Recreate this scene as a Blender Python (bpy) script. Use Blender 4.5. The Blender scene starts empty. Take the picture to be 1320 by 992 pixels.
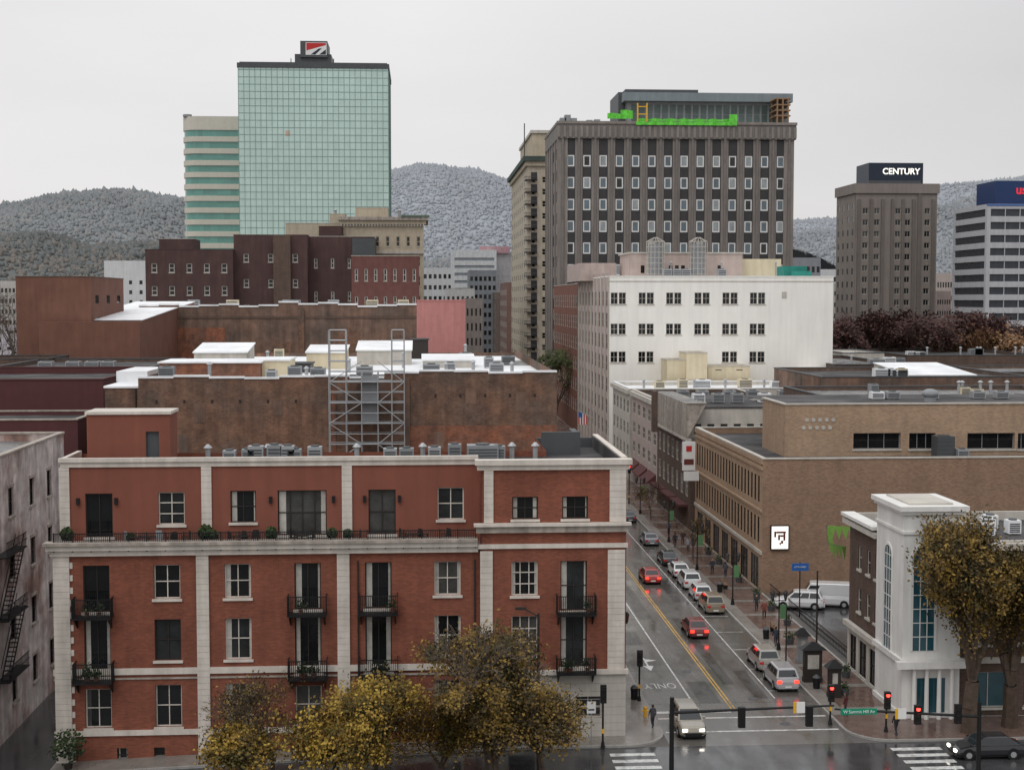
import bpy, math, random
from mathutils import Vector, Matrix, noise
R_=random.Random(7)
scene=bpy.context.scene
# ---------------------------------------------------------------- camera model
FPX=1833.0; CX=660.0; CY=496.0; H=30.0
psi=math.atan(0.0637); phi=math.atan(0.06055)
FW=Vector((math.sin(psi)*math.cos(phi),math.cos(psi)*math.cos(phi),-math.sin(phi)))
RT=Vector((math.cos(psi),-math.sin(psi),0)); UP=Vector((math.sin(psi)*math.sin(phi),math.cos(psi)*math.sin(phi),math.cos(phi)))
def U(px,py,Y):
    d=RT*((px-CX)/FPX)+UP*((CY-py)/FPX)+FW; t=Y/d.y
    return t*d.x,H+t*d.z
def XU(px,py,Y): return U(px,py,Y)[0]
def ZU(px,py,Y): return U(px,py,Y)[1]
def G(px,py,z=0.0):
    d=RT*((px-CX)/FPX)+UP*((CY-py)/FPX)+FW; t=(z-H)/d.z
    return t*d.x,t*d.y
cam=bpy.data.cameras.new("camera"); co=bpy.data.objects.new("camera",cam); scene.collection.objects.link(co)
cam.sensor_width=36; cam.lens=FPX/1320*36; cam.clip_end=20000; cam.clip_start=.5
m3=Matrix((RT,UP,-FW)).transposed(); co.matrix_world=Matrix.Translation((0,0,H))@m3.to_4x4()
scene.camera=co
scene.view_settings.view_transform='Standard'; scene.view_settings.look='None'; scene.view_settings.exposure=0
# ---------------------------------------------------------------- world
w=bpy.data.worlds.new("World"); scene.world=w; w.use_nodes=True
nt=w.node_tree; nt.nodes.clear(); N=nt.nodes.new; L=nt.links.new
sky=N('ShaderNodeTexSky'); sky.sky_type='NISHITA'; sky.sun_disc=False; sky.sun_elevation=math.radians(50); sky.sun_rotation=math.radians(200)
tc=N('ShaderNodeTexCoord'); sep=N('ShaderNodeSeparateXYZ'); L(tc.outputs['Generated'],sep.inputs[0])
mr=N('ShaderNodeMapRange'); mr.inputs[1].default_value=.15; mr.inputs[2].default_value=.8; L(sep.outputs[2],mr.inputs[0])
cr=N('ShaderNodeMix'); cr.data_type='RGBA'; cr.inputs[6].default_value=(8.1,7.9,7.9,1); cr.inputs[7].default_value=(11.6,11.7,12.0,1); L(mr.outputs[0],cr.inputs[0])
nz=N('ShaderNodeTexNoise'); nz.inputs['Scale'].default_value=2.2; nz.inputs['Detail'].default_value=5
mp=N('ShaderNodeMapping'); mp.inputs['Scale'].default_value=(1,1,4); L(tc.outputs['Generated'],mp.inputs[0]); L(mp.outputs[0],nz.inputs[0])
mr2=N('ShaderNodeMapRange'); mr2.inputs[1].default_value=.3; mr2.inputs[2].default_value=.7; mr2.inputs[3].default_value=.94; mr2.inputs[4].default_value=1.05; L(nz.outputs[0],mr2.inputs[0])
sc=N('ShaderNodeVectorMath'); sc.operation='SCALE'; L(cr.outputs[2],sc.inputs[0]); L(mr2.outputs[0],sc.inputs['Scale'])
# sky colour is darker toward the east (right)
mr3=N('ShaderNodeMapRange'); mr3.inputs[1].default_value=.0; mr3.inputs[2].default_value=.55; mr3.inputs[3].default_value=1.03; mr3.inputs[4].default_value=.80; L(sep.outputs[0],mr3.inputs[0])
sc2=N('ShaderNodeVectorMath'); sc2.operation='SCALE'; L(sc.outputs[0],sc2.inputs[0]); L(mr3.outputs[0],sc2.inputs['Scale'])
mx=N('ShaderNodeMix'); mx.data_type='RGBA'; mx.inputs[0].default_value=.94; L(sky.outputs[0],mx.inputs[6]); L(sc2.outputs[0],mx.inputs[7])
bg=N('ShaderNodeBackground'); bg.inputs[1].default_value=.1; L(mx.outputs[2],bg.inputs[0]); ow=N('ShaderNodeOutputWorld'); L(bg.outputs[0],ow.inputs[0])
sl=bpy.data.lights.new("sun",'SUN'); sl.energy=.8; sl.angle=math.radians(30); sl.color=(1,.97,.93)
so=bpy.data.objects.new("sun",sl); scene.collection.objects.link(so); so.rotation_euler=(math.radians(35),0,math.radians(-30))
# ---------------------------------------------------------------- materials
def mat(name,col,rough=.8,spec=.3,metal=0,n=.12,ns=.6,streak=.1,brick=None,emis=None,col2=None,c2s=.08,wet=False,cell=None,ramp=(.4,.6)):
    m=bpy.data.materials.new(name); m.use_nodes=True; t=m.node_tree; P=t.nodes['Principled BSDF']; N=t.nodes.new; L=t.links.new
    P.inputs['Roughness'].default_value=rough; P.inputs['Specular IOR Level'].default_value=spec; P.inputs['Metallic'].default_value=metal
    c4=(col[0],col[1],col[2],1)
    if emis:
        P.inputs['Base Color'].default_value=c4; P.inputs['Emission Color'].default_value=c4; P.inputs['Emission Strength'].default_value=emis; return m
    tc=N('ShaderNodeTexCoord'); ge=N('ShaderNodeNewGeometry'); ab=N('ShaderNodeVectorMath'); ab.operation='ABSOLUTE'; L(ge.outputs['Normal'],ab.inputs[0])
    so_=N('ShaderNodeSeparateXYZ'); L(tc.outputs['Object'],so_.inputs[0]); sn=N('ShaderNodeSeparateXYZ'); L(ab.outputs[0],sn.inputs[0])
    a=N('ShaderNodeMath'); a.operation='MULTIPLY'; L(so_.outputs[0],a.inputs[0]); L(sn.outputs[1],a.inputs[1])
    b=N('ShaderNodeMath'); b.operation='MULTIPLY_ADD'; L(so_.outputs[1],b.inputs[0]); L(sn.outputs[0],b.inputs[1]); L(a.outputs[0],b.inputs[2])
    uv=N('ShaderNodeCombineXYZ'); L(b.outputs[0],uv.inputs[0]); L(so_.outputs[2],uv.inputs[1])
    def nzn(vec,scale,det=3):
        q=N('ShaderNodeTexNoise'); q.inputs['Scale'].default_value=scale; q.inputs['Detail'].default_value=det; q.inputs['Roughness'].default_value=.6; L(vec,q.inputs[0]); return q.outputs[0]
    def mapr(v,f0,f1,t0,t1):
        q=N('ShaderNodeMapRange'); q.inputs[1].default_value=f0; q.inputs[2].default_value=f1; q.inputs[3].default_value=t0; q.inputs[4].default_value=t1; L(v,q.inputs[0]); return q.outputs[0]
    def mul(x,y):
        q=N('ShaderNodeMath'); q.operation='MULTIPLY'; L(x,q.inputs[0]); L(y,q.inputs[1]); return q.outputs[0]
    rgb=N('ShaderNodeRGB'); rgb.outputs[0].default_value=c4; c=rgb.outputs[0]
    if col2:
        q=N('ShaderNodeMix'); q.data_type='RGBA'; L(mapr(nzn(tc.outputs['Object'],c2s,6),ramp[0],ramp[1],0,1),q.inputs[0]); L(c,q.inputs[6]); q.inputs[7].default_value=(*col2,1); c=q.outputs[2]
    if brick:
        q=N('ShaderNodeTexBrick'); q.inputs['Scale'].default_value=1; bw,bh,mc=brick
        q.inputs['Brick Width'].default_value=bw; q.inputs['Row Height'].default_value=bh; q.inputs['Mortar Size'].default_value=bh*.09
        q.inputs['Color1'].default_value=(.82,.82,.82,1); q.inputs['Color2'].default_value=(1.22,1.18,1.14,1); q.inputs['Mortar'].default_value=(mc,mc,mc,1); L(uv.outputs[0],q.inputs[0])
        k=N('ShaderNodeVectorMath'); k.operation='MULTIPLY'; L(c,k.inputs[0]); L(q.outputs[0],k.inputs[1]); c=k.outputs[0]
    if cell:
        sn2=N('ShaderNodeVectorMath'); sn2.operation='DIVIDE'; L(uv.outputs[0],sn2.inputs[0]); sn2.inputs[1].default_value=(cell[0],cell[1],1)
        fl=N('ShaderNodeVectorMath'); fl.operation='FLOOR'; L(sn2.outputs[0],fl.inputs[0]); wn=N('ShaderNodeTexWhiteNoise'); wn.noise_dimensions='2D'; L(fl.outputs[0],wn.inputs[0])
        cv=mapr(wn.outputs[0],0,1,1-cell[2],1+cell[2]); k=N('ShaderNodeVectorMath'); k.operation='SCALE'; L(c,k.inputs[0]); L(cv,k.inputs['Scale']); c=k.outputs[0]
    v=mapr(nzn(tc.outputs['Object'],ns,5),.3,.7,1-n,1+n)
    if streak:
        k=N('ShaderNodeVectorMath'); k.operation='MULTIPLY'; L(uv.outputs[0],k.inputs[0]); k.inputs[1].default_value=(1.1,.1,1)
        v=mul(v,mapr(nzn(k.outputs[0],1.0,4),.3,.7,1-streak,1+streak))
    k=N('ShaderNodeVectorMath'); k.operation='SCALE'; L(c,k.inputs[0]); L(v,k.inputs['Scale']); L(k.outputs[0],P.inputs['Base Color'])
    if wet:
        k=N('ShaderNodeVectorMath'); k.operation='MULTIPLY'; L(tc.outputs['Object'],k.inputs[0]); k.inputs[1].default_value=(.55,.16,1)
        L(mapr(nzn(k.outputs[0],1.0,5),.35,.65,wet[0],wet[1]),P.inputs['Roughness'])
        bp=N('ShaderNodeBump'); bp.inputs['Strength'].default_value=.10; bp.inputs['Distance'].default_value=.02; L(nzn(tc.outputs['Object'],6,3),bp.inputs['Height']); L(bp.outputs[0],P.inputs['Normal'])
    return m
def haze_tint(c,t,h=(.44,.46,.48)): return tuple(c[i]*(1-t)+h[i]*t for i in range(3))  # paints aerial haze into the base colour of far surfaces
m_red=mat("red_brick",(.195,.068,.043),n=.15,ns=.35,streak=.16,brick=(.30,.10,1.25))
m_redst=mat("red_stucco",(.225,.078,.052),n=.07,ns=.5,streak=.10)
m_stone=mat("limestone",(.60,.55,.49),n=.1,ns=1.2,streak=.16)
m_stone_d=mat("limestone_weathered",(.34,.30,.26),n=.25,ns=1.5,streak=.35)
m_white=mat("white_paint",(.68,.67,.64),n=.06,streak=.10)
m_memb=mat("white_roof_membrane",(.80,.81,.82),n=.16,ns=.25,streak=0,rough=.5)
m_gravel=mat("grey_roof",(.17,.165,.16),n=.3,ns=.3,streak=0,wet=(.15,.7))
m_darkroof=mat("dark_roof",(.040,.038,.040),n=.4,ns=.2,streak=0,col2=(.085,.08,.078),c2s=.15)
m_black=mat("black_iron",(.012,.012,.013),rough=.45,n=.02,streak=0)
m_dark=mat("dark_bronze",(.03,.025,.022),rough=.5,n=.05,streak=0)
m_g1=mat("window_glass",(.010,.011,.012),rough=.06,spec=.4,n=.3,ns=.8,streak=0)
m_g2=mat("window_glass_grey",(.024,.026,.027),rough=.08,spec=.4,n=.4,ns=1.2,streak=0)
m_g3=mat("curtain_glass",(.42,.40,.36),rough=.35,n=.2,ns=2,streak=.25)
m_g4=mat("window_glass_blind",(.060,.060,.056),rough=.15,spec=.4,n=.4,ns=1,streak=0)
m_blue=mat("blue_glass",(.02,.075,.095),rough=.06,spec=.8,n=.3,streak=0)
m_oldbrick=mat("old_brick",(.165,.092,.062),n=.32,ns=.9,streak=.26,brick=(.32,.11,1.3),col2=(.108,.078,.062),c2s=.16)
m_oldbrick2=mat("old_brick_orange",(.25,.098,.057),n=.3,ns=1.1,streak=.18,brick=(.32,.11,1.3),col2=(.15,.08,.056),c2s=.25)
m_oldbrick3=mat("old_brick_far",(.185,.112,.08),n=.3,ns=.5,streak=.25,col2=(.12,.085,.068),c2s=.12)
m_pink=mat("pink_paint",(.48,.21,.195),n=.07,streak=.1)
m_maroon=mat("maroon_panel",(.095,.034,.034),n=.06,streak=.06)
m_orbrick=mat("orange_brick",(.17,.08,.056),n=.12,ns=.4,streak=.12)
m_dkmar=mat("maroon_brick",(.082,.047,.043),n=.16,ns=.3,streak=.14)
m_tanh=mat("tan_hotel",(.45,.385,.29),n=.1,streak=.12)
m_tan2=mat("tan_stone",(.44,.385,.305),n=.12,streak=.14)
m_conc=mat("brown_concrete",(.225,.198,.178),n=.12,ns=.2,streak=.18)
m_concd=mat("dark_spandrel",(.045,.043,.045),rough=.4,n=.15,streak=.08)
m_conct=mat("concrete_panel",(.18,.164,.152),n=.14,streak=.12)
m_grey=mat("grey_metal",(.25,.26,.27),rough=.45,n=.12,streak=.05)
m_galv=mat("galvanised_steel",(.40,.41,.42),rough=.4,metal=.4,n=.12,streak=0)
m_gdk=mat("dark_grey_metal",(.075,.08,.085),rough=.5,n=.1,streak=0)
m_brown=mat("tan_brown_brick",(.255,.168,.115),n=.09,ns=.3,streak=.09,brick=(.32,.11,1.2))
m_brownl=mat("tan_brick_light",(.34,.24,.165),n=.09,ns=.3,streak=.1,brick=(.32,.11,1.2))
m_brdk=mat("dark_brown_brick",(.10,.068,.054),n=.16,ns=.5,streak=.14,brick=(.32,.11,1.3))
m_cream=mat("cream_stucco",(.62,.54,.38),n=.06,streak=.1)
m_offw=mat("offwhite_stone",(.48,.45,.40),n=.1,streak=.15)
m_wht2=mat("white_building_paint",(.84,.82,.77),n=.035,ns=.2,streak=.05)
m_pinkst=mat("pinkish_stone",(.42,.34,.31),n=.1,streak=.15)
m_stain=mat("stained_white_wall",(.50,.45,.43),n=.35,ns=.8,streak=.35,col2=(.24,.15,.125),c2s=.22,ramp=(.45,.62))
m_glt=mat("green_curtain_wall",(.46,.60,.55),rough=.14,spec=.8,metal=.35,n=.06,ns=.03,streak=.05,cell=(2.33,3.05,.05))
m_gmul=mat("green_mullion",(.20,.29,.27),rough=.5,n=.02,streak=0)
m_bandg=mat("green_band_glass",(.10,.27,.225),rough=.14,spec=.8,metal=.1,n=.08,streak=0,cell=(3,4,.12))
m_bandc=mat("beige_band",haze_tint((.58,.54,.45),.15),n=.04,streak=.03)
m_blk=mat("navy_sign",(.02,.03,.05),rough=.4,n=.02,streak=0)
m_net=mat("green_safety_net",(.13,.58,.06),rough=.7,n=.3,ns=1.2,streak=.2)
m_teal=mat("teal_box",(.03,.22,.18),n=.1,streak=.1)
m_wood=mat("timber",(.27,.17,.10),n=.2,streak=.1)
m_asph=mat("asphalt_wet",(.052,.052,.054),spec=.5,n=.3,ns=.5,streak=0,wet=(.05,.30))
m_asph2=mat("concrete_road_wet",(.135,.126,.114),spec=.6,n=.28,ns=.35,streak=0,wet=(.05,.30),col2=(.095,.088,.080),c2s=.35)
m_city=mat("city_ground",(.085,.083,.08),n=.3,ns=.1,streak=0,col2=(.13,.12,.11),c2s=.03)
m_walk=mat("concrete_pavement",(.21,.19,.17),n=.18,ns=1,streak=0,wet=(.12,.5))
m_pave=mat("brick_pavement",(.135,.088,.072),n=.25,ns=1.5,streak=0,wet=(.10,.5))
m_kerb=mat("kerb_stone",(.30,.29,.27),n=.15,ns=2,streak=0)
m_lineW=mat("road_paint_white",(.58,.58,.56),rough=.35,n=.35,ns=3,streak=0,col2=(.26,.26,.25),c2s=1.2,ramp=(.5,.7))
m_lineY=mat("road_paint_yellow",(.56,.32,.05),rough=.35,n=.3,ns=3,streak=0,col2=(.24,.17,.07),c2s=.9,ramp=(.5,.7))
m_tire=mat("rubber",(.015,.015,.015),n=.1,streak=0)
m_carg=mat("car_glass",(.010,.012,.014),rough=.04,spec=.8,n=.02,streak=0)
m_tail=mat("tail_lamp",(.9,.02,.01),emis=6)
m_head=mat("head_lamp",(1,.95,.85),emis=5)
m_redl=mat("red_signal",(1,.03,.02),emis=8)
m_signw=mat("lit_sign_white",(.95,.92,.85),emis=.9)
m_green=mat("sign_green",(.01,.26,.15),rough=.4,n=.02,streak=0)
m_blues=mat("sign_blue",(.03,.13,.42),rough=.4,n=.02,streak=0)
m_signwp=mat("sign_white",(.75,.75,.73),rough=.4,n=.02,streak=0)
m_yel=mat("sign_yellow",(.75,.42,.03),rough=.4,n=.02,streak=0)
m_redp=mat("sign_red",(.50,.03,.03),rough=.5,n=.02,streak=0)
m_skin=mat("skin",(.45,.28,.2),n=.02,streak=0)
m_hair=mat("hair",(.03,.02,.015),n=.02,streak=0)
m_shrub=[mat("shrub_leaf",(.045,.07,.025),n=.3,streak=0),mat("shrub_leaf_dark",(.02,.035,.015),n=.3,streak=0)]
# ---------------------------------------------------------------- builder
class B:
    def __init__(s,name): s.name=name; s.parts={}
    def _p(s,part):
        if part not in s.parts: s.parts[part]=[[],[],[],[]]
        return s.parts[part]
    def face(s,part,m,pts):
        p=s._p(part); k=len(p[0]); p[0].extend([tuple(q) for q in pts]); p[1].append(tuple(range(k,k+len(pts))))
        if m not in p[3]: p[3].append(m)
        p[2].append(p[3].index(m))
    def hexa(s,part,m,c):
        p=s._p(part); k=len(p[0]); p[0].extend([tuple(q) for q in c])
        if m not in p[3]: p[3].append(m)
        i=p[3].index(m)
        for q in ((0,3,2,1),(4,5,6,7),(0,1,5,4),(1,2,6,5),(2,3,7,6),(3,0,4,7)):
            p[1].append(tuple(k+j for j in q)); p[2].append(i)
    def box(s,part,m,x0,x1,y0,y1,z0,z1):
        s.hexa(part,m,[(x0,y0,z0),(x1,y0,z0),(x1,y1,z0),(x0,y1,z0),(x0,y0,z1),(x1,y0,z1),(x1,y1,z1),(x0,y1,z1)])
    def cyl(s,part,m,a,b,r0,r1=None,n=8,cap=True):
        if r1 is None: r1=r0
        a=Vector(a); b=Vector(b); d=(b-a)
        if d.length<1e-6: return
        d.normalize(); q=Vector((0,0,1)) if abs(d.z)<.9 else Vector((1,0,0)); u=d.cross(q).normalized(); v=d.cross(u)
        p=s._p(part); k=len(p[0])
        if m not in p[3]: p[3].append(m)
        i=p[3].index(m)
        for c,r in((a,r0),(b,r1)):
            for j in range(n):
                t=2*math.pi*j/n; p[0].append(tuple(c+u*(r*math.cos(t))+v*(r*math.sin(t))))
        for j in range(n):
            p[1].append((k+j,k+(j+1)%n,k+n+(j+1)%n,k+n+j)); p[2].append(i)
        if cap:
            p[1].append(tuple(k+j for j in range(n))[::-1]); p[2].append(i); p[1].append(tuple(k+n+j for j in range(n))); p[2].append(i)
    def ball(s,part,m,c,r,n=8,sz=1.0):
        rings=max(4,n//2+1)
        for a in range(rings):
            t0=math.pi*a/rings-math.pi/2; t1=math.pi*(a+1)/rings-math.pi/2
            s.cyl(part,m,(c[0],c[1],c[2]+r*sz*math.sin(t0)),(c[0],c[1],c[2]+r*sz*math.sin(t1)),max(r*math.cos(t0),.001),max(r*math.cos(t1),.001),n,cap=False)
    def done(s,loc=None,rot=0,smooth=False):
        coll=scene.collection; par=None; objs=[]
        for pn,(v,f,mi,ml) in s.parts.items():
            me=bpy.data.meshes.new(pn); me.from_pydata(v,[],f)
            for m in ml: me.materials.append(m)
            me.polygons.foreach_set('material_index',mi)
            if smooth: me.polygons.foreach_set('use_smooth',[True]*len(f))
            me.update(); o=bpy.data.objects.new(s.name if len(s.parts)==1 else pn,me); coll.objects.link(o); objs.append(o)
        if len(objs)>1:
            par=bpy.data.objects.new(s.name,None); coll.objects.link(par)
            for o in objs: o.parent=par
        else: par=objs[0]
        if loc: par.location=loc; par.rotation_euler=(0,0,rot)
        return par
def FM(axis,c):
    if axis=='y': return lambda u,d,z:(u,c+d,z)
    if axis=='x-': return lambda u,d,z:(c+d,u,z)
    return lambda u,d,z:(c-d,u,z)
def fbox(b,part,m,P,u0,u1,d0,d1,z0,z1):
    b.hexa(part,m,[P(u0,d0,z0),P(u1,d0,z0),P(u1,d1,z0),P(u0,d1,z0),P(u0,d0,z1),P(u1,d0,z1),P(u1,d1,z1),P(u0,d1,z1)])
GL=[m_g1]*6+[m_g2]*3+[m_g4]
def facade(b,wall,P,u0,u1,z0,z1,ops,rec=.22,frame=m_dark,fw=.07,nx=2,ny=2,sill=None,lint=None,glass=None,part='walls',detail=True,curt=0.0):
    us=sorted(set([u0,u1]+[o[0] for o in ops]+[o[1] for o in ops])); zs=sorted(set([z0,z1]+[o[2] for o in ops]+[o[3] for o in ops]))
    us=[u for u in us if u0<=u<=u1]; zs=[z for z in zs if z0<=z<=z1]
    for j in range(len(zs)-1):
        zc=(zs[j]+zs[j+1])/2
        row=[o for o in ops if o[2]<zc<o[3]]
        st=None
        for i in range(len(us)-1):
            uc=(us[i]+us[i+1])/2; hole=any(o[0]<uc<o[1] for o in row)
            if hole:
                if st is not None: b.face(part,wall,[P(st,0,zs[j]),P(us[i],0,zs[j]),P(us[i],0,zs[j+1]),P(st,0,zs[j+1])]); st=None
            elif st is None: st=us[i]
        if st is not None: b.face(part,wall,[P(st,0,zs[j]),P(us[-1],0,zs[j]),P(us[-1],0,zs[j+1]),P(st,0,zs[j+1])])
    for o in ops:
        a,c,e,g=o[:4]; k=o[4] if len(o)>4 else {}
        fr=k.get('frame',frame); gnx=k.get('nx',nx); gny=k.get('ny',ny); gm=k.get('glass') or R_.choice(glass or GL)
        for q in ([P(a,0,e),P(a,rec,e),P(a,rec,g),P(a,0,g)],[P(c,0,e),P(c,rec,e),P(c,rec,g),P(c,0,g)],[P(a,0,e),P(c,0,e),P(c,rec,e),P(a,rec,e)],[P(a,0,g),P(c,0,g),P(c,rec,g),P(a,rec,g)]): b.face(part,wall,q)
        b.face('windows',gm,[P(a,rec,e),P(c,rec,e),P(c,rec,g),P(a,rec,g)])
        if R_.random()<curt:
            s=R_.random(); cw=(c-a)*(.14+.16*R_.random())
            if s<.7:
                for (p,q) in ((a,a+cw),(c-cw*R_.uniform(.4,1),c)): b.face('curtains',m_g3,[P(p,rec-.01,e),P(q,rec-.01,e),P(q,rec-.01,g),P(p,rec-.01,g)])
            elif s<.88:
                zz=g-(g-e)*(.2+.45*R_.random()); b.face('curtains',m_g3,[P(a,rec-.01,zz),P(c,rec-.01,zz),P(c,rec-.01,g),P(a,rec-.01,g)])
            else: b.face('curtains',m_g4,[P(a,rec-.01,e),P(a+cw,rec-.01,e),P(a+cw,rec-.01,g),P(a,rec-.01,g)])
        if detail:
            d0=rec-.07; d1=rec-.015
            fbox(b,'windows',fr,P,a,a+fw,d0,d1,e,g); fbox(b,'windows',fr,P,c-fw,c,d0,d1,e,g)
            fbox(b,'windows',fr,P,a+fw,c-fw,d0,d1,e,e+fw); fbox(b,'windows',fr,P,a+fw,c-fw,d0,d1,g-fw,g)
            for i in range(1,gnx): u=a+(c-a)*i/gnx; fbox(b,'windows',fr,P,u-fw*.4,u+fw*.4,d0+.005,d1,e+fw,g-fw)
            for i in range(1,gny): z=e+(g-e)*i/gny; fbox(b,'windows',fr,P,a+fw,c-fw,d0+.01,d1,z-fw*.4,z+fw*.4)
        if sill: fbox(b,'trim',sill,P,a-.12,c+.12,-.12,.05,e-.16,e+.005)
        if lint: fbox(b,'trim',lint,P,a-.1,c+.1,-.06,.05,g-.005,g+.22)
def grid(u0,u1,z0,z1,nc,nr,wf=.5,hf=.55,mu=0,opt=None):
    o=[]; du=(u1-u0-2*mu)/nc; dz=(z1-z0)/nr
    for i in range(nc):
        for j in range(nr):
            uc=u0+mu+du*(i+.5); zc=z0+dz*(j+.5); o.append((uc-du*wf/2,uc+du*wf/2,zc-dz*hf/2,zc+dz*hf/2)+((opt,) if opt else ()))
    return o
def roofparts(b,x0,x1,y0,y1,zt,pp,wall,roofm,cop,ct=.15,th=.35):
    zr=zt-pp; e=.006
    b.face('roof',roofm,[(x0,y0,zr),(x1,y0,zr),(x1,y1,zr),(x0,y1,zr)])
    for (a,c,d,g) in ((x0+e,x1-e,y0+e,y0+th),(x0+e,x1-e,y1-th,y1-e),(x0+e,x0+th,y0+th,y1-th),(x1-th,x1-e,y0+th,y1-th)):
        b.box('parapet',wall,a,c,d,g,zr-.2,zt-.002)
    if cop:
        o=.08
        for (a,c,d,g) in ((x0-o,x1+o,y0-o,y0+th+.05),(x0-o,x1+o,y1-th-.05,y1+o),(x0-o,x0+th+.05,y0+th+.05,y1-th-.05),(x1-th-.05,x1+o,y0+th+.05,y1-th-.05)):
            b.box('coping',cop,a,c,d,g,zt,zt+ct)
def bld(name,px0,px1,pyt,Y,depth,wall,roofm=m_darkroof,front=None,side=None,z0=-.5,pp=.6,cop=None,xs=None,zt=None,done=True,lw=None,**kw):
    if xs: x0,x1=xs
    else: x0=XU(px0,pyt,Y); x1=XU(px1,pyt,Y)
    if zt is None: zt=ZU((px0+px1)/2,pyt,Y)
    b=B(name); y1=Y+depth
    def ops(s,u0,u1):
        if not s: return []
        nc,nr,wf,hf,zl=s[:5]; zh=s[5] if len(s)>5 else 1.0
        return grid(u0,u1,zl,zt-zh,nc,nr,wf,hf)
    facade(b,wall,FM('y',Y),x0,x1,z0,zt,ops(front,x0,x1),**kw)
    ks=dict(kw); ks['rec']=.10; ks['sill']=None; ks['lint']=None
    facade(b,lw or wall,FM('x-',x0),Y,y1,z0,zt,ops(side,Y,y1) if x0>0 else [],**ks)
    facade(b,lw or wall,FM('x+',x1),Y,y1,z0,zt,ops(side,Y,y1) if x1<0 else [],**ks)
    b.face('walls',wall,[(x0,y1,z0),(x1,y1,z0),(x1,y1,zt),(x0,y1,zt)])
    roofparts(b,x0,x1,Y,y1,zt,pp,wall,roofm,cop)
    if done: b.done(); 
    return b,x0,x1,zt
def ac(x,y,z,w=1.2,d=1.0,h=1.0,m=None,name="air_conditioner"):
    b=B(name); m=m or m_galv
    b.box('casing',m,-w/2,w/2,-d/2,d/2,.1,h)
    for i in range(5):
        zz=.2+i*(h-.35)/5; b.box('louvres',m_gdk,-w/2+.1,w/2-.1,-d/2-.02,-d/2+.002,zz,zz+(h-.3)/9)
    b.cyl('fan',m_gdk,(0,0,h+.002),(0,0,h+.1),min(w,d)*.36,n=12); b.box('casing',m_gdk,-w/2+.1,-w/2+.2,-d/2+.01,d/2-.01,0,.1); b.box('casing',m_gdk,w/2-.2,w/2-.1,-d/2+.01,d/2-.01,0,.1)
    b.done((x,y,z))
def vent(x,y,z,h=1.2,r=.18):
    b=B("roof_vent"); b.cyl('pipe',m_galv,(0,0,0),(0,0,h),r,n=8); b.cyl('cap',m_galv,(0,0,h),(0,0,h+.25),r*1.8,r*.5,n=10); b.done((x,y,z))
def text(body,loc,size,m,rot=(math.pi/2,0,0),parent=None,name='lettering',bold=.0):
    c=bpy.data.curves.new(name,'FONT'); c.body=body; c.size=size; c.extrude=.02; c.align_x='CENTER'; c.align_y='CENTER'; c.offset=bold*size
    o=bpy.data.objects.new(name,c); scene.collection.objects.link(o); o.location=loc; o.rotation_euler=rot; c.materials.append(m)
    if parent: o.parent=parent
    return o
# ================================================================ GROUND
def gz(x): return 0 if x>=5 else (-1.2 if x<=-25 else -1.2*(5-x)/30)
b=B("ground"); xs=[-9000,-25,5,9000]; ys=[-800,125,150,12000]
for i in range(3):
    for j in range(3):
        q=[]
        for (a,c) in((i,j),(i+1,j),(i+1,j+1),(i,j+1)):
            q.append((xs[a],ys[c],gz(xs[a]) if c<2 else 0))
        b.face('ground',m_city,q)
b.done()
KL=16.6; KR=29.2; CL=22.7; YC=93.0
def strip(b,m,x0,x1,y0,y1,dz):
    xx=[x0]+[k for k in(-25,5) if x0<k<x1]+[x1]
    for i in range(len(xx)-1):
        b.face('surface',m,[(xx[i],y0,gz(xx[i])+dz),(xx[i+1],y0,gz(xx[i+1])+dz),(xx[i+1],y1,gz(xx[i+1])+dz),(xx[i],y1,gz(xx[i])+dz)])
b=B("road"); strip(b,m_asph2,KL,KR,YC,900,.004); b.done()
b=B("cross_road"); strip(b,m_asph,-400,400,66,YC,.004); b.done()
b=B("alley"); strip(b,m_asph,-29.4,-24.6,YC+.01,124,.004); b.done()
def walk(name,poly,m,h=.14):
    b=B(name); n=len(poly)
    b.face('paving',m,[(p[0],p[1],gz(p[0])+h) for p in poly])
    for i in range(n):
        p,q=poly[i],poly[(i+1)%n]; b.face('kerb',m_kerb,[(p[0],p[1],gz(p[0])-.05),(q[0],q[1],gz(q[0])-.05),(q[0],q[1],gz(q[0])+h),(p[0],p[1],gz(p[0])+h)])
        d=Vector((q[0]-p[0],q[1]-p[1],0)); 
        if d.length>.01:
            nn=Vector((-d.y,d.x,0)).normalized()*.2
            b.face('kerb',m_kerb,[(p[0],p[1],gz(p[0])+h+.004),(q[0],q[1],gz(q[0])+h+.004),(q[0]+nn.x,q[1]+nn.y,gz(q[0])+h+.004),(p[0]+nn.x,p[1]+nn.y,gz(p[0])+h+.004)])
    b.done()
def arc(cx,cy,r,a0,a1,n=8): return [(cx+r*math.cos(math.radians(a0+(a1-a0)*i/n)),cy+r*math.sin(math.radians(a0+(a1-a0)*i/n))) for i in range(n+1)]
walk("pavement",[(5,YC)]+arc(KL-3,YC+3,3,-90,0)+[(KL,900),(12.5,900),(12.5,95.9),(5,95.9)],m_walk)
walk("pavement",[(-24.6,YC),(5,YC),(5,95.9),(-24.6,95.9)],m_walk)
walk("pavement",[(KR,900),(KR,YC+3)]+arc(KR+3,YC+3,3,180,270)[1:]+[(90,YC),(90,98.2),(34.6,98.2),(34.6,900)],m_pave)
b=B("pavement_bands")
for i in range(30):
    y=100+i*6.2; b.face('surface',m_walk,[(KR+.25,y,.149),(34.4,y,.149),(34.4,y+.9,.149),(KR+.25,y+.9,.149)])
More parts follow.
